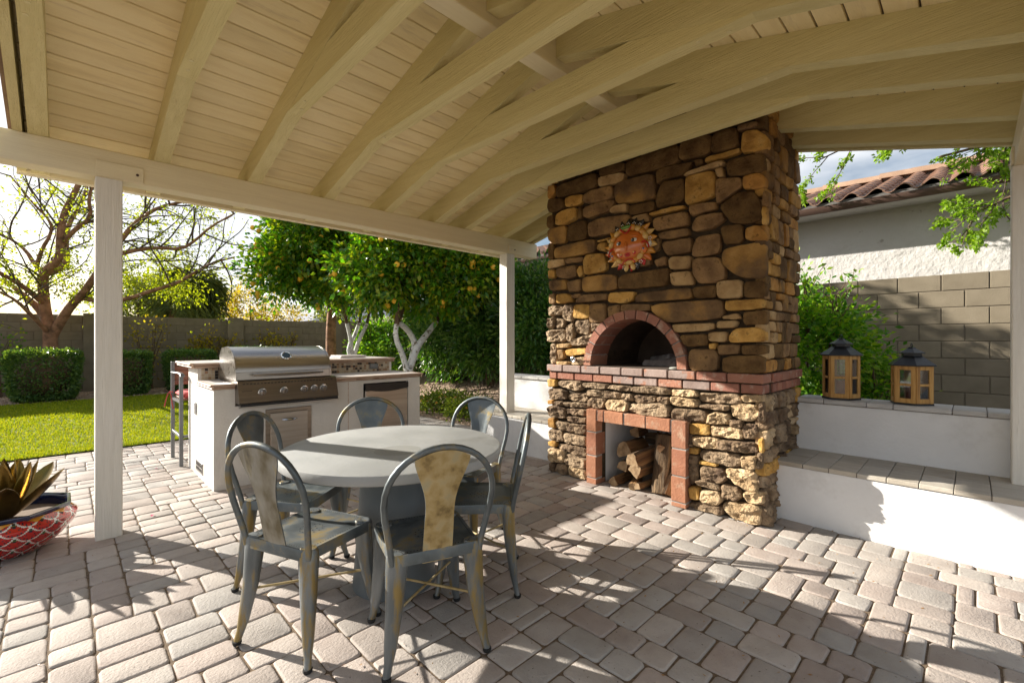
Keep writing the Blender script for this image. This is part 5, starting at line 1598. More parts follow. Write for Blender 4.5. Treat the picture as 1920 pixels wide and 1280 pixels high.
gr_ = Thing('gas_grill', 'stainless steel gas grill with rounded hood built into the island', 'grill', (1.575, 5.05, 0.75))
ft_ = [(4.735, 0.985), (4.735, 1.052)]
for k in range(13):
    a = rad(90 * k / 12)
    ft_.append((5.06 - 0.318 * math.cos(a), 1.055 + 0.232 * math.sin(a)))
ft_ += [(5.26, 1.272), (5.33, 1.20), (5.35, 1.06), (5.35, 0.985)]
hood = MB().prism(ft_, 0, GU0 + 0.012, GU1 - 0.03)
hd = gr_.part('hood', hood, MT['steel'], smooth=32)
for u0, u1 in ((GU0 - 0.004, GU0 + 0.0115), (GU1 - 0.0295, GU1 - 0.014)):
    ed = [(5.06 + (v - 5.06) * 1.012, 0.984 + (z - 0.985) * 1.015) for v, z in ft_]
    gr_.part('hood_end', MB().prism(ed, 0, u0, u1), MT['steel'], parent=hd, smooth=32)
hp = [(GU0 + 0.13 + (GU1 - GU0 - 0.25) * f, 4.735 - 0.055, 1.030) for f in np.linspace(0, 1, 15)]
gr_.part('hood_handle', MB().tube(hp, [(0.006 + 0.012 * math.sin(math.pi * min(1, max(0, 0.03 + 0.94 * f))) ** 0.4, 0.006 + 0.012 * math.sin(math.pi * min(1, max(0, 0.03 + 0.94 * f))) ** 0.4) for f in np.linspace(0, 1, 15)], 10), MT['steel'], parent=hd)
for f in (0.18, 0.82):
    u = GU0 + 0.13 + (GU1 - GU0 - 0.25) * f
    gr_.part('handle_standoff', MB().tube([(u, 4.738, 1.03), (u, 4.685, 1.03)], 0.008, 8), MT['steel'], parent=hd)
a = rad(38)
tp = (1.585, 5.06 - 0.318 * math.cos(a), 1.055 + 0.232 * math.sin(a))
th = MB().lathe([(0, -0.004), (0.042, -0.004), (0.045, 0.006), (0.038, 0.013), (0.034, 0.010)], 24, cap=False, sx=1.15).xf(Matrix.Translation(tp) @ Matrix.Rotation(rad(52), 4, 'X'))
tm_ = gr_.part('thermometer', th, chrome, parent=hd)
gr_.part('thermometer_glass', MB().lathe([(0, 0.008), (0.034, 0.008)], 20, sx=1.15, cap=False).xf(Matrix.Translation(tp) @ Matrix.Rotation(rad(52), 4, 'X')), pmat('dial_blue', [(0.03, 0.07, 0.12), (0.05, 0.10, 0.16)], 5, 2, 0.1), parent=hd)
gr_.part('firebox', MB().box(GU0 + 0.005, GU1 - 0.005, 4.80, 5.36, 0.745, 0.983), MT['steel_dark'])
pn = [(4.725, 0.978), (4.69, 0.970), (4.632, 0.782), (4.645, 0.772), (4.80, 0.772), (4.80, 0.978)]
panel = gr_.part('control_panel', MB().prism(pn, 0, GU0 + 0.001, GU1 + 0.02), MT['steel_dark'], smooth=0)
gr_.part('drip_tray', MB().box(GU0 + 0.02, GU1 + 0.03, 4.66, 4.80, 0.745, 0.768, 0.003), MT['black'])
gr_.part('tray_lip', MB().box(GU0 + 0.005, GU1 + 0.04, 4.655, 4.672, 0.733, 0.7445, 0.002), MT['steel'])
slots = MB()
for i in range(28):
    u = GU0 + 0.04 + i * 0.03
    slots.box(u, u + 0.018, 4.6815, 4.69, 0.944, 0.953)
gr_.part('vent_slot', slots, MT['black'], parent=panel, smooth=0)
tilt = math.atan2(4.69 - 4.632, 0.970 - 0.782)
for u in (1.325, 1.515, 1.705, 1.803, 1.893):
    Mk = Matrix.Translation((u, 4.661, 0.873)) @ Matrix.Rotation(rad(90) + tilt, 4, 'X')
    kn = gr_.part('knob', MB().lathe([(0.0, 0.0), (0.026, 0.0), (0.0255, 0.022), (0.021, 0.036), (0.0, 0.038)], 20).xf(Mk), MT['steel'])
    gr_.part('knob_bezel', MB().lathe([(0.026, 0.001), (0.037, 0.001), (0.036, 0.010), (0.028, 0.012)], 20, cap=False).xf(Mk), chrome, parent=kn)
    gr_.part('knob_grip', MB().box(-0.004, 0.004, -0.02, 0.02, 0.036, 0.046, 0.002).xf(Mk), MT['steel_dark'], parent=kn)
Mk = Matrix.Translation((1.20, 4.6655, 0.882)) @ Matrix.Rotation(rad(90) + tilt, 4, 'X')
gr_.part('name_plate', MB().box(-0.042, 0.042, -0.005, 0.005, -0.001, 0.002, 0.001).xf(Mk), MT['black'], parent=panel)

fr_ = Thing('refrigerator', 'small steel refrigerator with black handle set in the island', 'refrigerator', (2.67, 5.05, 0))
fr_.part('cabinet', MB().box(2.392, 2.948, 4.80, 5.34, 0.01, 0.862), MT['black'])
fd = fr_.part('door', MB().box(2.40, 2.94, IV0 - 0.022, 4.7985, 0.06, 0.792, 0.01), MT['steel_matte'])
fr_.part('kick_plate', MB().box(2.40, 2.94, 4.785, 4.799, 0.0, 0.055), MT['black'])
hp_ = []
for f in np.linspace(0, 1, 13): hp_.append((2.398 + 0.544 * f, 0.795 - 0.03 * math.sin(math.pi * f)))
hp_ += [(2.942, 0.855), (2.398, 0.855)]
fr_.part('door_handle', MB().prism(hp_, 1, IV0 - 0.03, 4.7985), MT['black'], parent=fd, smooth=30)
ts = Thing('tile_stack', 'low stack of leftover tiles on the raised bar', 'tiles', (2.66, 5.75, 1.124))
for i in range(2):
    ts.part('tile', MB().box(2.50 + 0.012 * i, 2.84 + 0.006 * i, 5.62, 5.94, 1.1245 + i * 0.017, 1.1405 + i * 0.017, 0.002), MT['counter'])

# ================================================================== bar stool
MT['stool_metal'] = pmat('stool_metal', [(0.12, 0.125, 0.13), (0.16, 0.165, 0.17)], 6, 3, 0.45)
MT['slat'] = pmat('stool_slat', [(0.16, 0.07, 0.045), (0.24, 0.11, 0.07)], 5, 5, 0.55, stretch=(0.5, 6, 6), bump=0.2, rand=0.08)
MT['cushion'] = pmat('cushion', [(0.42, 0.06, 0.06), (0.50, 0.09, 0.09)], 6, 4, 0.9, bump=0.2, bscale=120)
st = Thing('bar_stool', 'grey metal bar stool with brown slat back and red cushion', 'stool', (1.13, 6.23, 0))
a0, a1, b0, b1 = 0.905, 1.35, 5.965, 6.49
Tq = 0.034
for (x, y, h) in ((a0, b0, 0.99), (a1, b0, 0.99), (a0, b1, 1.105), (a1, b1, 1.105)):
    st.part('leg', MB().box(x - Tq / 2, x + Tq / 2, y - Tq / 2, y + Tq / 2, 0, h, 0.003), MT['stool_metal'])
for x in (a0, a1):
    st.part('arm_rest', MB().tube([(x, b1 - 0.02, 0.985), (x, b0 + 0.1, 0.995), (x, b0, 0.995), (x, b0 - 0.05, 0.985), (x, b0 - 0.075, 0.965)], [(0.022, 0.010)] * 5, 8), MT['stool_metal'])
for i in range(5):
    z = 0.835 + i * 0.055
    st.part('back_slat', MB().box(a0 - 0.01, a1 + 0.01, b1 + 0.018, b1 + 0.034, z, z + 0.050, 0.003), MT['slat'])
for i in range(6):
    y = b0 + 0.02 + i * 0.083
    st.part('seat_slat', MB().box(a0 + 0.018, a1 - 0.018, y, y + 0.07, 0.70, 0.722, 0.003), MT['slat'])
fr2 = MB().box(a0 - 0.012, a0 + 0.012, b0 + 0.018, b1 - 0.018, 0.675, 0.699).box(a1 - 0.012, a1 + 0.012, b0 + 0.018, b1 - 0.018, 0.675, 0.699)
st.part('seat_rail', fr2, MT['stool_metal'])
st.part('foot_rail', MB().box(a0 - 0.011, a0 + 0.011, b0 + 0.018, b1 - 0.018, 0.30, 0.33, 0.003).box(a1 - 0.011, a1 + 0.011, b0 + 0.018, b1 - 0.018, 0.30, 0.33, 0.003).box(a0 + 0.018, a1 - 0.018, b0 - 0.012, b0 + 0.012, 0.301, 0.331, 0.003), MT['stool_metal'])
cu = Thing('seat_cushion', 'red seat cushion tied onto the bar stool', 'cushion', (1.13, 6.22, 0.722))
cm = MB().box(a0 + 0.012, a1 - 0.012, b0 + 0.0, b1 - 0.03, 0.7225, 0.785, 0.028)
cu.part('pad', cm, MT['cushion'], smooth=70)
cu.part('tie', MB().tube([(a0 - 0.005, b1 - 0.05, 0.76), (a0 - 0.03, b1 - 0.02, 0.765), (a0 - 0.045, b1 - 0.0, 0.74), (a0 - 0.07, b1 - 0.03, 0.66), (a0 - 0.085, b1 - 0.05, 0.60)], 0.006, 6), MT['cushion'])
cu.part('tie', MB().tube([(a0 - 0.03, b1 - 0.02, 0.765), (a0 - 0.022, b1 - 0.06, 0.71), (a0 - 0.02, b1 - 0.09, 0.64), (a0 - 0.01, b1 - 0.11, 0.575)], 0.006, 6), MT['cushion'])

# ================================================================== talavera planter with metal agave
PC = (-0.27, 4.36)
GL = [pmat('tal_red', [(0.42, 0.012, 0.01), (0.55, 0.025, 0.018)], 14, 4, 0.14, spec=0.6, coat=0.5), pmat('tal_white', [(0.66, 0.65, 0.60), (0.74, 0.73, 0.68)], 10, 2, 0.14, spec=0.6, coat=0.5),
      pmat('tal_black', [(0.012, 0.012, 0.02), (0.02, 0.025, 0.05)], 10, 2, 0.12, spec=0.6, coat=0.5), pmat('tal_orange', [(0.62, 0.25, 0.02), (0.70, 0.32, 0.04)], 10, 2, 0.14, spec=0.6, coat=0.5),
      pmat('tal_green', [(0.08, 0.16, 0.02), (0.13, 0.22, 0.03)], 10, 2, 0.14, spec=0.6, coat=0.5), pmat('tal_blue', [(0.008, 0.012, 0.04), (0.014, 0.02, 0.065)], 10, 2, 0.12, spec=0.6, coat=0.5), MT['soil']]
pot = Thing('planter', 'red scale patterned glazed bowl planter with dark blue rim', 'planter', (PC[0], PC[1], 0))
def belly(f):       # f 0..1 bottom to neck
    zz = 0.27 * f
    r = 0.20 + 0.175 * math.sin(min(1, f / 0.80) * math.pi / 2) ** 0.9 - 0.05 * max(0, f - 0.80) / 0.20
    return r, zz
mb = MB(); NS, NZ = 288, 78
for i in range(NZ + 1):
    r, z = belly(i / NZ)
    for k in range(NS):
        a = 2 * math.pi * k / NS
        mb.v.append((r * math.cos(a), r * math.sin(a), z))
ROWS, COLS = 5.4, 16
for i in range(NZ):
    for k in range(NS):
        f, ang = (i + 0.5) / NZ, (k + 0.5) / NS * COLS
        if f > 0.90: mi = 3 if (0.9 + 0.10 * abs(math.sin(ang * math.pi * 0.75)) < f + 0.0) else 0
        else: mi = None
        if mi is None or (mi == 0):
            yy = f / 0.93 * ROWS; row = math.floor(yy); fy = yy - row
            fx = (ang + 0.5 * (row % 2)) % 1 - 0.5
            c = abs(2 * fx) ** 2.5
            dist_c = abs(fy - c) / math.sqrt(1 + (5 * fx) ** 2)
            # which scale: local polar coordinates about its top cusp
            if fy >= c: tx_, ty_ = fx, 2 - fy + 0.0
            else: tx_, ty_ = (fx - math.copysign(0.5, fx)), 1 - fy
            if fy >= c: ty_ = 2.0 - fy; 
            rr0 = math.hypot(tx_ * 1.6, ty_)
            if dist_c < 0.06: mi = 1
            elif fy < c and rr0 < 0.46: mi = 2
            elif fy < c and rr0 < 0.56: mi = 4
            else:
                an = math.atan2(tx_ * 1.6, ty_)
                mi = 2 if (abs((an * 7.5) % 1 - 0.5) < 0.10 and rr0 > 0.5) else 0
        mb.f.append((i * NS + k, i * NS + (k + 1) % NS, (i + 1) * NS + (k + 1) % NS, (i + 1) * NS + k)); mb.m.append(mi)
mb.f.append(tuple(range(NS - 1, -1, -1))); mb.m.append(2)
for o_ in (mb,): o_.v = [(x * 0.92, y * 0.92, z * 0.92) for x, y, z in o_.v]
pot.part('bowl', mb, GL, local=True, smooth=60, recalc=False)
rim = MB(); NR = 8
prof = [(0.325, 0.268), (0.345, 0.276), (0.353, 0.296), (0.347, 0.302), (0.332, 0.302), (0.324, 0.28), (0.308, 0.20)]
for (r, z) in prof:
    for k in range(48):
        a = 2 * math.pi * k / 48
        oct_ = math.cos(rad(22.5)) / math.cos(((a + rad(22.5)) % rad(45)) - rad(22.5)) if z > 0.265 else 1
        rim.v.append((r * oct_ * 1.035 * math.cos(a), r * oct_ * 1.035 * math.sin(a), z))
for i in range(len(prof) - 1):
    for k in range(48):
        rim.f.append((i * 48 + k, i * 48 + (k + 1) % 48, (i + 1) * 48 + (k + 1) % 48, (i + 1) * 48 + k)); rim.m.append(1 if i in (3,) else 0)
rim.v = [(x * 0.92, y * 0.92, z * 0.92) for x, y, z in rim.v]
pot.part('rim', rim, [GL[5], GL[2]], local=True, smooth=30, recalc=False)
pot.part('potting_soil', MB().lathe([(0.0, 0.208), (0.29, 0.204)], 32, cap=False), MT['soil'], local=True)
MT['agave'] = pmat('agave_metal', [(0.07, 0.04, 0.014), (0.15, 0.09, 0.022), (0.19, 0.13, 0.03), (0.12, 0.12, 0.035)], 5, 5, 0.25, metal=0.85, bump=0.15, bscale=20, rand=0.12,
                   spots=((0.05, 0.03, 0.02), 4, 0.60, 0.15))
ag = Thing('metal_agave', 'bronze coloured sheet metal agave standing in the red planter', 'plant sculpture', (PC[0], PC[1], 0.22))
def blade(ang, tilt, ln, wd, seed, r0=0.03):
    mb = MB(); n = 9
    rr = random.Random(seed)
    for i in range(n):
        f = i / (n - 1)
        w = wd * (0.62 + 0.9 * f - 1.42 * f * f * f) if f < 0.995 else 0.0015
        w = max(w, 0.0015)
        t = tilt + 0.35 * (f - 0.3) * (-1 if tilt < 0.5 else 0.4)
        rr_ = r0 + ln * f * math.sin(tilt) + 0.02 * math.sin(f * 3.1)
        z = ln * f * math.cos(tilt)
        for j in range(5):
            b = j / 2 - 1
            cup = 0.30 * w * b * b
            mb.v.append((rr_ - cup * math.cos(tilt) * 1.0 - 0.0, b * w, z + cup * math.sin(tilt)))
    N1 = len(mb.v)
    for (x, y, z) in list(mb.v): mb.v.append((x + 0.003, y, z - 0.002))
    for s_ in (0, 1):
        for i in range(n - 1):
            for j in range(4):
                a = s_ * N1 + i * 5 + j
                mb.f.append((a, a + 1, a + 6, a + 5)); mb.m.append(0)
    for i in range(n - 1):
        for j in (0, 4):
            a = i * 5 + j
            mb.f.append((a, a + 5, N1 + a + 5, N1 + a)); mb.m.append(0)
    mb.xf(Matrix.Rotation(ang, 4, 'Z'))
    ag.part('leaf_blade', mb, MT['agave'], local=True, smooth=60)
rr = random.Random(15)
for k in range(7): blade(k * 0.8976 + 0.25, 0.30 + rr.uniform(-0.06, 0.06), 0.38 + rr.uniform(-0.03, 0.04), 0.062, k, 0.035)
for k in range(8): blade(k * 0.7854 + 0.1, 0.78 + rr.uniform(-0.1, 0.1), 0.36 + rr.uniform(-0.04, 0.05), 0.070, 20 + k, 0.05)
for k in range(4): blade(k * 1.5708, 0.10, 0.37, 0.046, 40 + k, 0.012)

# petals and leaf litter on the paving
pk = pmat('petal_pink', [(0.55, 0.03, 0.12), (0.65, 0.06, 0.2)], 20, 2, 0.6)
for (p, lb) in (((0.70, 6.02, 0.004), 'pink petal on the pavers nearest the island'), ((0.49, 4.43, 0.004), 'pink petal on the pavers beside the left post'), ((1.06, 4.12, 0.004), 'tiny pink petal on the pavers in front of the island')):
    m = MB().add([(-0.018, 0, 0.0), (0, -0.013, 0.008), (0.02, 0, 0.002), (0, 0.013, 0.010), (0, 0, 0.004)], [(0, 1, 4), (1, 2, 4), (2, 3, 4), (3, 0, 4)])
    tag(link('petal', mesh_from(m, 'petal', pk, 80, False), None, p, (0, 0, R.uniform(0, 6))), lb, 'petal')
lt = MB()
for k in range(480):
    u, v = R.uniform(-0.3, 4.2), 0.1 + 6.7 * R.random() ** 1.6
    if solid_at(u, v): continue
    a = R.uniform(0, 6.28); s = R.uniform(0.004, 0.010)
    c, si = math.cos(a) * s, math.sin(a) * s
    lt.add([(u - c, v - si, 0.003), (u - si * 0.4, v + c * 0.4, 0.005), (u + c, v + si, 0.006), (u + si * 0.4, v - c * 0.4, 0.003)], [(0, 1, 2, 3)])
tag(link('leaf_litter', mesh_from(lt, 'leaf_litter', leafmat('litter', [(0.22, 0.10, 0.03), (0.35, 0.2, 0.06), (0.28, 0.15, 0.05)], 0.0), 0, False)), 'scattered dry leaf fragments on the pavers', 'leaf litter', kind='stuff')
BIG = [(0.17,0.15,[(-0.16,14.4,0.04),(-0.17,14.4,0.73),(-0.19,14.4,1.21),(-0.2,14.4,1.54)]),(0.13,0.05,[(-0.2,14.4,1.5),(-0.27,14.4,1.98),(-0.3,14.4,2.38),(-0.31,14.3,2.79),(-0.19,14.2,2.96),(-0.04,14.1,3.14),(-0.04,14.0,3.66),(0.02,13.9,4.11),(0.17,13.8,4.53),(0.29,13.7,4.88),(0.34,13.6,5.39)]),(0.09,0.03,[(-0.3,14.4,2.81),(-0.06,14.6,2.95),(0.09,14.8,3.19),(0.04,14.9,3.69),(0.1,15.0,4.09),(0.3,15.2,4.62),(0.45,15.4,5.16),(0.41,15.6,5.86)]),(0.12,0.03,[(-0.17,14.4,1.45),(-0.02,14.3,1.8),(0.15,14.1,2.16),(0.32,13.9,2.37),(0.48,13.6,2.71),(0.73,13.3,3.2),(0.97,13.0,3.66),(1.19,12.7,3.99),(1.5,12.4,4.25),(1.89,12.1,4.38)]),(0.07,0.02,[(0.28,14.0,2.31),(0.62,13.8,2.22),(1.0,13.4,2.26),(1.45,13.1,2.48),(1.9,12.8,2.67),(2.15,12.5,2.91),(2.45,12.2,3.13),(2.81,11.9,3.26)]),(0.06,0.02,[(0.73,13.3,3.17),(1.07,13.1,3.33),(1.46,12.8,3.42),(1.9,12.5,3.39),(2.14,12.3,3.61),(2.36,12.0,3.9),(2.76,11.7,4.21)]),(0.1,0.03,[(-0.23,14.4,1.74),(-0.4,14.6,2.1),(-0.6,14.7,2.33),(-0.85,14.9,2.62),(-1.29,15.1,2.85)]),(0.08,0.03,[(-0.28,14.4,2.15),(-0.5,14.1,2.4),(-0.72,13.8,2.58),(-1.05,13.5,2.81)]),(0.06,0.02,[(-0.19,14.4,1.47),(-0.46,14.0,1.87),(-0.68,13.8,2.18),(-0.92,13.6,2.33)]),(0.06,0.02,[(-0.31,14.4,2.82),(-0.46,14.6,3.07),(-0.56,14.7,3.31),(-0.75,14.8,3.53),(-1.01,14.9,3.67)]),(0.05,0.015,[(-0.41,14.4,2.96),(-0.31,14.1,3.34),(-0.18,14.0,3.63),(-0.17,13.9,3.9),(-0.45,13.8,4.22),(-0.75,13.7,4.68)]),(0.06,0.02,[(-0.02,14.1,3.44),(0.19,13.8,3.78),(0.45,13.5,4.03),(0.39,13.3,4.41),(0.51,13.1,4.84),(0.58,12.9,5.37)])]
CIT2 = [(0.105,0.085,[(4.79,7.75,-0.34),(4.8,7.75,0.29),(4.81,7.75,0.79)]),(0.06,0.045,[(4.78,7.75,0.76),(4.69,7.75,1.05),(4.46,7.65,1.41),(4.46,7.6,1.66)]),(0.07,0.05,[(4.84,7.75,0.81),(5.03,7.85,1.22),(4.98,7.85,1.39),(4.81,7.8,1.57),(4.53,7.65,1.69)]),(0.075,0.05,[(4.86,7.75,0.86),(5.02,7.75,1.25),(5.27,7.8,1.47),(5.54,7.85,1.74)]),(0.05,0.03,[(4.46,7.6,1.66),(4.47,7.55,1.93),(4.36,7.45,2.26),(4.42,7.45,2.71)]),(0.05,0.03,[(4.53,7.65,1.69),(4.77,7.85,2.06),(4.99,8.05,2.41),(5.17,8.15,2.88)]),(0.055,0.03,[(5.54,7.85,1.74),(5.74,7.85,2.0),(6.2,7.95,2.5),(6.67,8.05,3.03)]),(0.045,0.025,[(5.64,7.85,1.89),(5.22,7.45,2.17),(4.89,7.25,2.44),(4.77,7.15,2.81)])]
CIT1 = [(0.1,0.08,[(4.82,10.2,0.08),(4.82,10.2,0.7),(4.82,10.2,0.98)]),(0.05,0.04,[(4.78,10.2,0.93),(4.72,10.2,1.18),(4.94,10.3,1.49),(5.04,10.3,1.76)]),(0.05,0.04,[(4.82,10.2,0.95),(4.78,10.2,1.41),(4.69,10.2,1.75)]),(0.05,0.04,[(4.86,10.2,0.97),(4.99,10.2,1.36),(5.19,10.2,1.75)]),(0.04,0.02,[(5.04,10.3,1.76),(5.23,10.5,2.24),(5.42,10.6,2.79)]),(0.04,0.02,[(4.69,10.2,1.75),(4.53,10.0,2.05),(4.3,9.9,2.51),(3.91,9.8,2.92)]),(0.04,0.02,[(5.19,10.2,1.75),(5.38,10.4,2.17),(5.58,10.5,2.66)])]
BRN = [(0.15,0.12,[(5.2,12.2,-0.2),(5.17,12.2,0.93),(5.16,12.2,1.51),(5.19,12.2,2.09)]),(0.08,0.05,[(5.19,12.2,2.04),(5.33,12.2,2.15),(5.65,12.4,2.29),(5.95,12.6,2.55),(6.38,12.8,3.07)]),(0.1,0.05,[(5.19,12.2,2.07),(5.0,12.0,2.45),(4.71,11.8,2.83),(4.5,11.6,3.33)])]
# ================================================================== plants
def leaf_mesh(name, P, D, ln, wd, mat, fold=0.25, droop=0.0):
    """P positions, D directions (n,3); two folded triangles per leaf"""
    n = len(P)
    P = np.asarray(P, float); D = np.asarray(D, float)
    D = D / (np.linalg.norm(D, axis=1, keepdims=True) + 1e-9)
    rv = NP.normal(size=(n, 3))
    S = np.cross(D, rv); S /= (np.linalg.norm(S, axis=1, keepdims=True) + 1e-9)
    N = np.cross(S, D)
    l = (ln * NP.uniform(0.7, 1.3, n))[:, None]; w = (wd * NP.uniform(0.7, 1.3, n))[:, None]
    mid = P + D * l * 0.45
    V = np.stack([P, mid + S * w + N * w * fold, P + D * l - np.array([0, 0, 1]) * l * droop, mid - S * w + N * w * fold], 1).reshape(-1, 3)
    i = np.arange(n)[:, None] * 4
    F = np.concatenate([i + np.array([0, 1, 2]), i + np.array([0, 2, 3])], 0)
    me = bpy.data.meshes.new(name)
    me.vertices.add(4 * n); me.vertices.foreach_set('co', V.ravel())
    me.loops.add(6 * n); me.loops.foreach_set('vertex_index', F.ravel().astype(np.int32))
    me.polygons.add(2 * n); me.polygons.foreach_set('loop_start', np.arange(0, 6 * n, 3, dtype=np.int32))
    me.update(calc_edges=True); me.validate()
    me.materials.append(mat)
    return me

def clumps(c, r, k, n, spread, shell=0.5, zmin=None, seed=0):
    """leaf points gathered in k clumps through an ellipsoid; returns points and outward directions"""
    g = np.random.default_rng(seed)
    q = g.normal(size=(k, 3)); q /= np.linalg.norm(q, axis=1, keepdims=True)
    q *= (shell + (1 - shell) * g.uniform(0, 1, (k, 1)) ** 0.6)
    cc = np.array(c) + q * np.array(r)
    idx = g.integers(0, k, n)
    off = g.normal(size=(n, 3)) * spread * g.uniform(0.5, 1.3, (k, 1))[idx]
    P = cc[idx] + off
    D = (P - np.array(c)) / np.array(r) * 0.6 + off / spread * 0.5 + g.normal(size=(n, 3)) * 0.55
    if zmin is not None:
        m = P[:, 2] > zmin; P, D = P[m], D[m]
    return P, D

def twigs(lines, n_per_m, ln, lev, seed, up=0.25, out=0.6, start=0.25, r0=0.014):
    """side twigs along polylines; returns (polylines with radii)"""
    rr = random.Random(seed); res = []
    for (ra, rb, pts) in lines:
        tot = sum((Vector(pts[i + 1]) - Vector(pts[i])).length for i in range(len(pts) - 1))
        n = max(1, int(tot * n_per_m))
        for _ in range(n):
            f = rr.uniform(start, 1.0) * (len(pts) - 1)
            i = min(int(f), len(pts) - 2); t = f - i
            p = Vector(pts[i]).lerp(Vector(pts[i + 1]), t)
            d = (Vector(pts[i + 1]) - Vector(pts[i])).normalized()
            d = (d + Vector((rr.gauss(0, out), rr.gauss(0, out), rr.gauss(up, out * 0.7)))).normalized()
            L = ln * rr.uniform(0.5, 1.3); q = [tuple(p)]
            for s in range(4):
                d = (d + Vector((rr.gauss(0, 0.25), rr.gauss(0, 0.25), rr.gauss(0.0, 0.22)))).normalized()
                p = p + d * L / 4; q.append(tuple(p))
            rs = min(r0, rb if rb > 0.006 else r0)
            res.append((rs, rs * 0.35, q))
    return res

def tube_lines(mb, lines, seg=7):
    for (ra, rb, pts) in lines:
        n = len(pts)
        # smooth the polyline once
        P = [Vector(p) for p in pts]
        Q = [P[0]]
        for i in range(n - 1):
            Q += [P[i].lerp(P[i + 1], 0.25), P[i].lerp(P[i + 1], 0.75)]
        Q.append(P[-1])
        m = len(Q)
        mb.tube(Q, [ra + (rb - ra) * i / (m - 1) for i in range(m)], seg)
    return mb

def pts_on(lines, n, jit, seed, start=0.2):
    g = np.random.default_rng(seed); P, D = [], []
    seg = []
    for (ra, rb, pts) in lines:
        for i in range(len(pts) - 1):
            if i / (len(pts) - 1) < start and len(pts) > 2: continue
            a, b = np.array(pts[i]), np.array(pts[i + 1]); seg.append((a, b, np.linalg.norm(b - a)))
    w = np.array([s[2] for s in seg]); w /= w.sum()
    A = np.array([s[0] for s in seg]); B = np.array([s[1] for s in seg])
    k = g.choice(len(seg), n, p=w); t = g.uniform(0, 1, (n, 1))
    P = A[k] + (B[k] - A[k]) * t + g.normal(size=(n, 3)) * jit
    D = (B[k] - A[k]) / (w[k][:, None] * 0 + np.linalg.norm(B[k] - A[k], axis=1, keepdims=True)) * 0.6 + g.normal(size=(n, 3)) * 0.7
    return P, D

MT['bark_red'] = pmat('bark_red', [(0.14, 0.075, 0.042), (0.28, 0.145, 0.08), (0.38, 0.21, 0.12)], 9, 6, 0.9, bump=0.9, bscale=14, bdist=0.03)
MT['twig'] = pmat('twig', [(0.07, 0.05, 0.038), (0.13, 0.095, 0.07)], 9, 4, 0.9)
MT['bark_brown'] = pmat('bark_brown', [(0.075, 0.048, 0.03), (0.15, 0.095, 0.055)], 9, 6, 0.9, bump=0.8, bscale=14)
MT['whitewash'] = pmat('whitewash', [(0.62, 0.62, 0.62), (0.72, 0.72, 0.72)], 7, 5, 0.85, bump=0.6, bscale=22, spots=((0.22, 0.19, 0.15), 12, 0.57, 0.06), bdist=0.03)
LF = {}
LF['spring'] = leafmat('leaf_spring', [(0.14, 0.19, 0.014), (0.22, 0.26, 0.02), (0.30, 0.31, 0.026), (0.18, 0.22, 0.018)], 0.55, 0.5, 0.3, (1.9, 1.95, 0.5))
LF['over'] = leafmat('leaf_over', [(0.10, 0.19, 0.014), (0.16, 0.26, 0.02), (0.24, 0.33, 0.03)], 0.5, 0.45, 0.35, (1.7, 1.9, 0.5))
LF['citrus'] = leafmat('leaf_citrus', [(0.030, 0.105, 0.008), (0.06, 0.175, 0.012), (0.11, 0.24, 0.016), (0.30, 0.34, 0.022), (0.045, 0.14, 0.010)], 0.45, 0.35, 0.5, (1.9, 2.0, 0.4))
LF['hedge'] = leafmat('leaf_hedge', [(0.032, 0.085, 0.024), (0.06, 0.13, 0.034), (0.09, 0.165, 0.04), (0.14, 0.22, 0.05)], 0.35, 0.4, 0.45)
LF['olea'] = leafmat('leaf_oleander', [(0.022, 0.075, 0.014), (0.042, 0.12, 0.02), (0.08, 0.175, 0.028), (0.16, 0.25, 0.05)], 0.33, 0.38, 0.5, (1.8, 1.9, 0.5))
LF['bright'] = leafmat('leaf_bright', [(0.04, 0.135, 0.012), (0.09, 0.22, 0.016), (0.16, 0.30, 0.022), (0.26, 0.36, 0.03)], 0.45, 0.45, 0.4, (1.8, 1.9, 0.4))
LF['yellow'] = leafmat('leaf_yellow', [(0.17, 0.17, 0.018), (0.30, 0.26, 0.024), (0.36, 0.29, 0.03), (0.12, 0.14, 0.018), (0.2, 0.13, 0.024)], 0.5, 0.5, 0.3)
LF['dusk'] = leafmat('leaf_far', [(0.05, 0.085, 0.028), (0.09, 0.125, 0.038), (0.14, 0.165, 0.045)], 0.4, 0.6, 0.2)
LF['lant'] = leafmat('leaf_lantana', [(0.06, 0.11, 0.018), (0.11, 0.17, 0.025), (0.17, 0.22, 0.035)], 0.35, 0.6, 0.2)

def tree_root(name, label, cat, base, group=None):
    return Thing(name, label, cat, base, 0, group)

# ---- the big half-leafed tree at the left
t = tree_root('shade_tree', 'large half bare tree with reddish trunk in front of the left block wall', 'tree', (BIG[0][2][0][0], 14.4, 0.12))
t.part('trunk', tube_lines(MB(), [(a * 0.88, b * 0.8, c) for a, b, c in BIG], 10), MT['bark_red'], smooth=60)
tw1 = twigs(BIG[1:], 3.6, 1.5, 1, 31, 0.30, 0.75, 0.2, 0.022)
tw2 = twigs(tw1, 2.4, 0.75, 2, 32, 0.1, 0.7, 0.1, 0.009)
tw3 = twigs(tw2, 2.2, 0.36, 3, 33, 0.05, 0.7, 0.1, 0.005)
t.part('branches', tube_lines(MB(), tw1, 6), MT['twig'], smooth=60, kind='stuff')
t.part('twigs', tube_lines(MB(), tw2, 4), MT['twig'], smooth=60, kind='stuff')
t.part('twig_tips', tube_lines(MB(), tw3, 3), MT['twig'], smooth=60, kind='stuff')
P1, D1 = pts_on(tw2, 2300, 0.05, 3)
P2, D2 = pts_on(tw3, 2700, 0.04, 4)
P3, D3 = pts_on([l for l in BIG[1:] if l[2][-1][2] < 3.3] + tw1[:60], 1800, 0.10, 5)
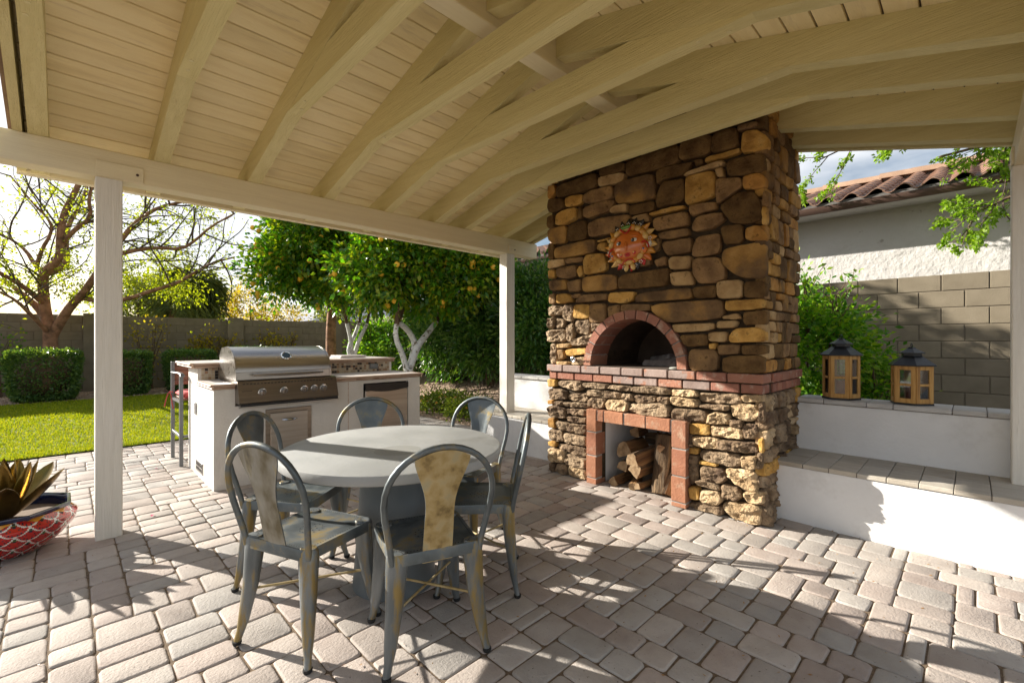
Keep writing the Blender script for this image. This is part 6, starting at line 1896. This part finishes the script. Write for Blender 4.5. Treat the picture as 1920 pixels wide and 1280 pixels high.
low = [(c, 0.30) for c in ((0.25, 14.2, 2.35), (0.55, 14.0, 2.5), (1.2, 13.7, 2.75), (1.75, 13.5, 2.7), (2.2, 13.3, 2.55), (-0.5, 14.2, 2.6), (-0.1, 14.5, 3.0), (0.8, 14.3, 3.1), (1.5, 13.7, 3.3))]
PL = [clumps(c, (0.45, 0.4, 0.3), 10, 420, 0.12, 0.3, seed=60 + i) for i, (c, s) in enumerate(low)]
P = np.concatenate([P1, P2, P3] + [p for p, d in PL]); D = np.concatenate([D1, D2, D3] + [d for p, d in PL])
me = leaf_mesh('crown', P, D, 0.066, 0.019, LF['spring'], 0.2, 0.2)
me.transform(t.Mi); link('crown', me, t.root)

# ---- citrus trees with whitewashed trunks
fruit = MB().ball((0, 0, 0), 0.052, 10, 8, sc=(1, 1, 1.06))
fm_ = pmat('citrus_fruit', [(0.80, 0.42, 0.03), (0.86, 0.54, 0.05)], 8, 3, 0.4, rand=0.12, bump=0.1, bscale=200)
fruit_me = mesh_from(fruit, 'fruit', fm_, 90)
def citrus(label, T, wn, base, crowns, nleaf, nfruit, seed, view=(0, 0, 1.35)):
    t = tree_root('citrus_tree', label, 'tree', base, 'citrus trees behind the island')
    t.part('trunk', tube_lines(MB(), T[:wn], 10), MT['whitewash'], smooth=60)
    t.part('branches', tube_lines(MB(), T[wn:], 8), MT['bark_brown'], smooth=60, kind='stuff')
    tw = twigs(T[wn:], 7, 0.9, 1, seed, 0.3, 0.6, 0.2, 0.012)
    t.part('twigs', tube_lines(MB(), tw, 4), MT['bark_brown'], kind='stuff')
    Ps, Ds = [], []
    g = np.random.default_rng(seed)
    for i, (c, r, w) in enumerate(crowns):
        p, d = clumps(c, r, int(64 * w) + 12, int(nleaf * w * 0.8), 0.16, 0.38, seed=seed + i)
        Ps.append(p); Ds.append(d)
    sp = []
    for (c, r, w) in crowns:
        for _ in range(int(26 * w)):
            q = g.normal(size=3); q /= np.linalg.norm(q)
            a = np.array(c) + q * np.array(r) * 0.8; b = np.array(c) + q * np.array(r) * g.uniform(1.1, 1.38) - np.array([0, 0, 0.08])
            sp.append((0.006, 0.003, [tuple(a), tuple((a + b) / 2 + np.array([0, 0, 0.03])), tuple(b)]))
    t.part('shoots', tube_lines(MB(), sp, 4), MT['bark_brown'], kind='stuff')
    p, d = pts_on(sp, int(nleaf * 0.32), 0.045, seed + 50, 0.0); Ps.append(p); Ds.append(d)
    P, D = np.concatenate(Ps), np.concatenate(Ds)
    me = leaf_mesh('crown', P, D, 0.115, 0.034, LF['citrus'], 0.25, 0.12)
    me.transform(t.Mi); link('crown', me, t.root)
    vw = Vector(view)
    n = 0; tries = 0
    while n < nfruit and tries < 4000:
        tries += 1
        c, r, w = crowns[g.integers(0, len(crowns))]
        q = g.normal(size=3); q /= np.linalg.norm(q)
        if q[0] + q[1] > 0.35 or q[2] > 0.75: continue
        p = Vector(c) + Vector((q[0] * r[0], q[1] * r[1], q[2] * r[2])) * float(g.uniform(0.98, 1.16))
        n += 1
        t.inst('fruit', fruit_me, tuple(p), (g.uniform(0, 3), g.uniform(0, 3), 0), scale=(float(g.uniform(0.85, 1.15)),) * 3)
        if g.uniform() < 0.4:
            p2 = p + Vector((float(g.normal()) * 0.07, float(g.normal()) * 0.07, -abs(float(g.normal())) * 0.06)); n += 1
            t.inst('fruit', fruit_me, tuple(p2), (g.uniform(0, 3), 0, 0), scale=(float(g.uniform(0.8, 1.1)),) * 3)
    return t
b2 = CIT2[0][2][0]
citrus('citrus tree with forked whitewashed trunk and many orange fruits, nearest the far post', CIT2, 4, (b2[0], b2[1], 0.05),
       [((4.95, 7.6, 2.75), (0.95, 0.95, 0.80), 1.0), ((5.55, 7.1, 2.55), (0.65, 0.65, 0.50), 0.5), ((4.25, 7.9, 2.75), (0.75, 0.75, 0.75), 0.7), ((5.95, 6.75, 2.75), (0.5, 0.5, 0.4), 0.3), ((5.0, 7.5, 3.5), (0.9, 0.9, 0.5), 0.5), ((5.1, 7.2, 4.1), (0.9, 0.9, 0.55), 0.5), ((5.75, 6.7, 3.5), (0.7, 0.7, 0.55), 0.4), ((4.3, 7.8, 4.1), (0.8, 0.8, 0.5), 0.35)],
       8500, 125, 71)
b1 = CIT1[0][2][0]
citrus('citrus tree with three thin whitewashed stems, left of the forked one', CIT1, 4, (b1[0], b1[1], 0.08),
       [((4.6, 10.2, 3.1), (1.1, 1.1, 0.95), 1.0), ((3.85, 10.4, 3.4), (0.95, 0.95, 0.95), 0.8), ((3.45, 10.7, 2.95), (0.7, 0.7, 0.65), 0.4), ((4.3, 10.2, 4.1), (1.2, 1.2, 0.6), 0.6)],
       9500, 60, 91)
bb = BRN[0][2][0]
t = tree_root('garden_tree', 'brown trunked leafy tree behind the three stemmed citrus', 'tree', (bb[0], bb[1], 0.1))
t.part('trunk', tube_lines(MB(), BRN, 9), MT['bark_red'], smooth=60)
P, D = clumps((5.0, 12.2, 3.7), (1.5, 1.4, 1.0), 90, 8000, 0.2, 0.4, seed=17)
me = leaf_mesh('crown', P, D, 0.10, 0.03, LF['citrus']); me.transform(t.Mi); link('crown', me, t.root)

# ---- clipped hedge blocks along the wall
def hedge(label, c, sx, sy, sz, n, seed, round_=0.28):
    t = tree_root('clipped_hedge', label, 'hedge', c, 'clipped hedges along the wall')
    g = np.random.default_rng(seed)
    q = g.uniform(-1, 1, (n, 3))
    ax = g.integers(0, 3, n); sg = g.choice([-1.0, 1.0], n)
    rows = np.arange(n)
    q[rows, ax] = sg * g.uniform(0.80, 1.03, n)
    m = (np.abs(q) ** 5).sum(1) ** 0.2
    q = q / np.maximum(1, m[:, None] / 1.02)
    taper = 0.80 + 0.20 * ((q[:, 2] + 1) / 2)
    P = np.stack([c[0] + q[:, 0] * sx * taper, c[1] + q[:, 1] * sy * taper, c[2] + 0.05 + (q[:, 2] + 1) * 0.5 * sz], 1)
    P += g.normal(size=(n, 3)) * 0.022
    D = q * 0.8 + g.normal(size=(n, 3)) * 0.55
    me = leaf_mesh('foliage', P, D, 0.055, 0.018, LF['hedge'], 0.2); me.transform(t.Mi); link('foliage', me, t.root)
    core = MB().ball((c[0], c[1], c[2] + sz * 0.52), 1, 12, 8, sc=(sx * 0.72, sy * 0.72, sz * 0.40))
    t.part('inner_twigs', core, MT['bark_brown'])
    for k in range(4):
        a = k * 1.57 + seed
        t.part('stem', MB().tube([(c[0] + 0.06 * math.cos(a), c[1] + 0.06 * math.sin(a), c[2] - 0.03), (c[0] + 0.2 * math.cos(a), c[1] + 0.2 * math.sin(a), c[2] + sz * 0.4)], 0.014, 6), MT['bark_brown'])
    return t
hedge('big clipped hedge at the foot of the reddish tree', (-0.26, 13.25, 0.11), 0.56, 0.45, 0.98, 9500, 1)
hedge('narrow clipped hedge just right of the near left post', (1.10, 13.45, 0.11), 0.36, 0.36, 0.92, 6500, 2)
hedge('clipped hedge behind the bar stool', (2.24, 13.6, 0.11), 0.52, 0.42, 0.93, 7500, 3)
hedge('clipped hedge rising behind the grill hood', (3.6, 13.6, 0.11), 0.5, 0.5, 1.0, 6500, 4)

# ---- loose shrubs
def shrub(name, label, c, r, h, n, ln, wd, mat, seed, nst=7, spread=0.16, k=46, group=None, shell=0.35, droop=0.1, top=0.0, cat='shrub'):
    t = tree_root(name, label, cat, c, group)
    rr = random.Random(seed); st = []
    for i in range(nst):
        a = rr.uniform(0, 6.28); f = rr.uniform(0.3, 0.9)
        p = [(c[0] + 0.08 * math.cos(a), c[1] + 0.08 * math.sin(a), c[2] - 0.04)]
        for s in (0.35, 0.7, 1.0):
            p.append((c[0] + r[0] * f * s * math.cos(a) + rr.uniform(-0.05, 0.05), c[1] + r[1] * f * s * math.sin(a) + rr.uniform(-0.05, 0.05), c[2] + h * s * rr.uniform(0.8, 0.97)))
        st.append((0.018, 0.006, p))
    t.part('stems', tube_lines(MB(), st, 6), MT['bark_brown'], smooth=60)
    P, D = clumps((c[0], c[1], c[2] + h * 0.55), (r[0], r[1], h * 0.5), k, n, spread, shell, c[2] + 0.02, seed)
    if top > 0:
        tw = twigs(st, 9, top, 1, seed + 5, 0.8, 0.35, 0.6, 0.006)
        t.part('shoots', tube_lines(MB(), tw, 4), MT['bark_brown'], kind='stuff')
        P4, D4 = pts_on(tw, int(n * 0.14), 0.03, seed + 6)
        P, D = np.concatenate([P, P4]), np.concatenate([D, D4])
    me = leaf_mesh('foliage', P, D, ln, wd, mat, 0.25, droop); me.transform(t.Mi); link('foliage', me, t.root)
    return t
G = 'dark shrubs along the right wall'
shrub('leafy_shrub', 'tall dark shrub filling the gap between the far post and the fireplace', (6.55, 5.95, 0.36), (0.75, 0.75), 2.35, 9000, 0.12, 0.020, LF['olea'], 101, group=G, top=0.35)
shrub('leafy_shrub', 'dark shrub directly left of the far post', (6.6, 7.35, 0.38), (0.8, 0.8), 2.0, 8500, 0.12, 0.020, LF['olea'], 102, group=G, top=0.3)
shrub('leafy_shrub', 'broad dark shrub right of the forked citrus trunk', (6.65, 8.7, 0.40), (0.85, 0.85), 1.85, 8500, 0.12, 0.020, LF['olea'], 103, group=G, top=0.3)
shrub('leafy_shrub', 'dark shrub seen through the fork of the citrus trunk', (6.65, 10.1, 0.40), (0.85, 0.85), 1.75, 7000, 0.12, 0.020, LF['olea'], 104, group=G, top=0.3)
shrub('leafy_shrub', 'sunlit yellow green shrub left of the forked citrus trunk', (6.2, 11.3, 0.34), (0.75, 0.75), 1.45, 6000, 0.10, 0.020, LF['bright'], 105, group=G, top=0.25)
shrub('leafy_shrub', 'tall bright green shrub behind the taller lantern', (6.25, 1.40, 0.0), (0.70, 0.62), 2.0, 9500, 0.075, 0.017, LF['bright'], 111, nst=10, top=0.42, spread=0.13, k=60)
shrub('leafy_shrub', 'lower bright green shrub at the right foot of the tall one behind the lanterns', (6.45, 0.86, 0.0), (0.42, 0.42), 1.15, 3000, 0.075, 0.017, LF['bright'], 112, nst=8, top=0.35, spread=0.12, k=40)
shrub('climbing_shrub', 'yellowing shrub against the wall, nearer the bar stool', (2.9, 14.65, 0.14), (0.7, 0.22), 1.4, 850, 0.09, 0.026, LF['yellow'], 121, nst=8, spread=0.12, k=26, shell=0.5, top=0.2)
shrub('climbing_shrub', 'yellowing shrub against the wall above the grill hood', (4.6, 14.65, 0.14), (0.6, 0.22), 1.4, 700, 0.09, 0.026, LF['yellow'], 122, nst=7, spread=0.11, k=22, shell=0.5, top=0.2)
shrub('climbing_shrub', 'sparse leggy shrub against the wall at the far left', (-1.0, 14.6, 0.14), (0.4, 0.25), 1.4, 260, 0.08, 0.024, LF['bright'], 123, nst=6, spread=0.14, k=14, shell=0.5)
shrub('climbing_shrub', 'thin leggy shrub against the wall right of the near left post', (1.55, 14.65, 0.14), (0.4, 0.2), 1.7, 300, 0.08, 0.024, LF['yellow'], 124, nst=6, spread=0.14, k=12, shell=0.5)
# lantana at the edge of the gravel
def lantana(label, c, r, n, seed):
    t = shrub('lantana', label, c, (r, r * 1.15), 0.30, n, 0.045, 0.018, LF['lant'], seed, nst=6, spread=0.09, k=30, group='flowering ground cover by the gravel', shell=0.4, cat='flowering plant')
    g = np.random.default_rng(seed)
    fl = MB().ball((0, 0, 0), 0.020, 7, 5, sc=(1, 1, 0.6))
    fy = mesh_from(fl, 'flower', pmat('lantana_flower%d' % seed, [(0.70, 0.16, 0.02), (0.75, 0.42, 0.03)], 40, 2, 0.6, rand=0.2), 80)
    for k in range(26):
        a = g.uniform(0, 6.28); f = math.sqrt(g.uniform(0.05, 1))
        t.inst('flower', fy, (c[0] + r * f * math.cos(a), c[1] + r * 1.15 * f * math.sin(a), c[2] + 0.31 * (1 - 0.45 * f * f) + g.uniform(-0.03, 0.04)))
lantana('orange flowered ground cover next to the island end', (5.05, 7.05, 0.02), 0.50, 3000, 131)
lantana('orange flowered ground cover nearer the left bench', (4.98, 6.1, 0.0), 0.34, 2000, 132)

# ---- overhanging tree at the upper right
OVR = [(0.16, 0.13, [(8.35, -3.3, -0.1), (8.3, -3.2, 1.2), (8.3, -3.0, 2.4)]),
       (0.05, 0.012, [(8.3, -3.0, 2.4), (8.2, -2.2, 3.3), (8.15, -1.3, 3.75), (8.1, -0.7, 3.80), (8.05, -0.2, 3.75), (8.0, 0.3, 3.7)]),
       (0.04, 0.010, [(8.3, -3.0, 2.3), (8.2, -2.1, 2.9), (8.1, -1.2, 3.2), (8.05, -0.7, 3.2), (8.0, -0.3, 3.05), (7.95, 0.0, 2.9)]),
       (0.03, 0.008, [(8.2, -1.6, 3.6), (8.0, -0.9, 4.2), (7.9, 0.0, 4.35), (7.8, 0.9, 4.15), (7.8, 1.6, 3.95)]),
       (0.07, 0.02, [(8.3, -3.0, 2.4), (8.6, -3.8, 3.4), (8.8, -4.4, 4.2)])]
t = tree_root('overhanging_tree', 'bright leafed tree overhanging the wall at the right post', 'tree', (8.35, -3.3, -0.1))
t.part('trunk', tube_lines(MB(), OVR, 8), MT['bark_brown'], smooth=60)
tw1 = twigs(OVR[1:], 4.5, 0.65, 1, 41, -0.25, 0.6, 0.3, 0.010)
tw2 = twigs(tw1, 4.0, 0.32, 2, 42, -0.15, 0.6, 0.1, 0.004)
t.part('branches', tube_lines(MB(), tw1, 5), MT['twig'], smooth=60, kind='stuff')
t.part('twigs', tube_lines(MB(), tw2, 3), MT['twig'], kind='stuff')
P, D = pts_on(tw2, 9000, 0.02, 8); P0, D0 = pts_on(tw1, 1500, 0.03, 9)
me = leaf_mesh('crown', np.concatenate([P, P0]), np.concatenate([D, D0]), 0.045, 0.015, LF['over'], 0.2, 0.2); me.transform(t.Mi); link('crown', me, t.root)

# ---- trees beyond the wall
def far_tree(name, label, base, trunk_h, crowns, n, ln, wd, mat, seed, droop=0.1):
    t = tree_root(name, label, 'tree', base, 'trees beyond the left wall')
    t.part('trunk', MB().tube([(base[0], base[1], -0.1), (base[0] + 0.1, base[1], trunk_h * 0.6), (base[0], base[1], trunk_h)], [0.16, 0.13, 0.10], 8), MT['bark_brown'])
    lines = [(0.06, 0.02, [(base[0], base[1], trunk_h * 0.9), tuple(c)]) for c, r, w in crowns]
    t.part('limbs', tube_lines(MB(), lines, 6), MT['bark_brown'])
    Ps, Ds = [], []
    for i, (c, r, w) in enumerate(crowns):
        p, d = clumps(c, r, int(40 * w) + 10, int(n * w), 0.22, 0.4, seed=seed + i); Ps.append(p); Ds.append(d)
    me = leaf_mesh('crown', np.concatenate(Ps), np.concatenate(Ds), ln, wd, mat, 0.2, droop); me.transform(t.Mi); link('crown', me, t.root)
far_tree('weeping_tree', 'dense weeping evergreen beyond the wall right of the near left post', (4.2, 26.5, -0.1), 2.6, [((4.2, 26.5, 3.7), (1.2, 1.2, 1.2), 1.0), ((3.2, 26.3, 3.3), (0.9, 0.9, 0.8), 0.6), ((4.95, 26.5, 3.2), (0.6, 0.7, 1.3), 0.5)], 4500, 0.30, 0.03, LF['dusk'], 201, 0.7)
far_tree('airy_tree', 'airy yellow green tree beyond the wall above the stool', (7.5, 28.5, -0.1), 2.2, [((7.5, 28.5, 3.4), (1.6, 1.4, 1.3), 1.0), ((9.0, 28.5, 2.7), (1.3, 1.2, 0.8), 0.6), ((6.2, 28.3, 2.5), (1.0, 1.0, 0.7), 0.4)], 2600, 0.16, 0.035, LF['yellow'], 211)
far_tree('round_tree', 'low dark tree beyond the wall behind the near left post', (2.2, 24.0, -0.1), 2.0, [((2.2, 24.0, 2.9), (1.3, 1.1, 0.9), 1.0)], 3500, 0.16, 0.04, LF['dusk'], 221)
far_tree('round_tree', 'distant tree beyond the wall between the citrus crowns', (13.2, 30.0, -0.1), 2.4, [((13.2, 30.0, 3.2), (1.6, 1.4, 1.1), 1.0)], 3000, 0.18, 0.045, LF['dusk'], 231)
# palm
t = tree_root('palm_tree', 'short palm beyond the wall in front of the weeping evergreen', 'palm', (3.2, 22.5, -0.1), 'trees beyond the left wall')
t.part('trunk', MB().tube([(3.2, 22.5, -0.1), (3.2, 22.5, 1.2), (3.22, 22.5, 2.6)], [0.24, 0.22, 0.20], 10), MT['bark_red'])
rr = random.Random(77)
Pp, Dp = [], []
for k in range(34):
    a = rr.uniform(0, 6.28); e = rr.uniform(-0.6, 1.2); L = rr.uniform(0.9, 1.3)
    for s in np.linspace(0.1, 1, 26):
        el = e - 1.3 * s * s
        x, z = L * s * math.cos(max(-1.2, el * 0.6)), L * s * math.sin(el)
        p = (3.2 + x * math.cos(a), 22.5 + x * math.sin(a), 2.6 + z)
        for sg in (-1, 1):
            Pp.append(p); Dp.append((math.cos(a) * 0.7 - sg * math.sin(a), math.sin(a) * 0.7 + sg * math.cos(a), -0.6))
me = leaf_mesh('fronds', Pp, Dp, 0.26, 0.012, LF['dusk'], 0.1, 0.3); me.transform(t.Mi); link('fronds', me, t.root)
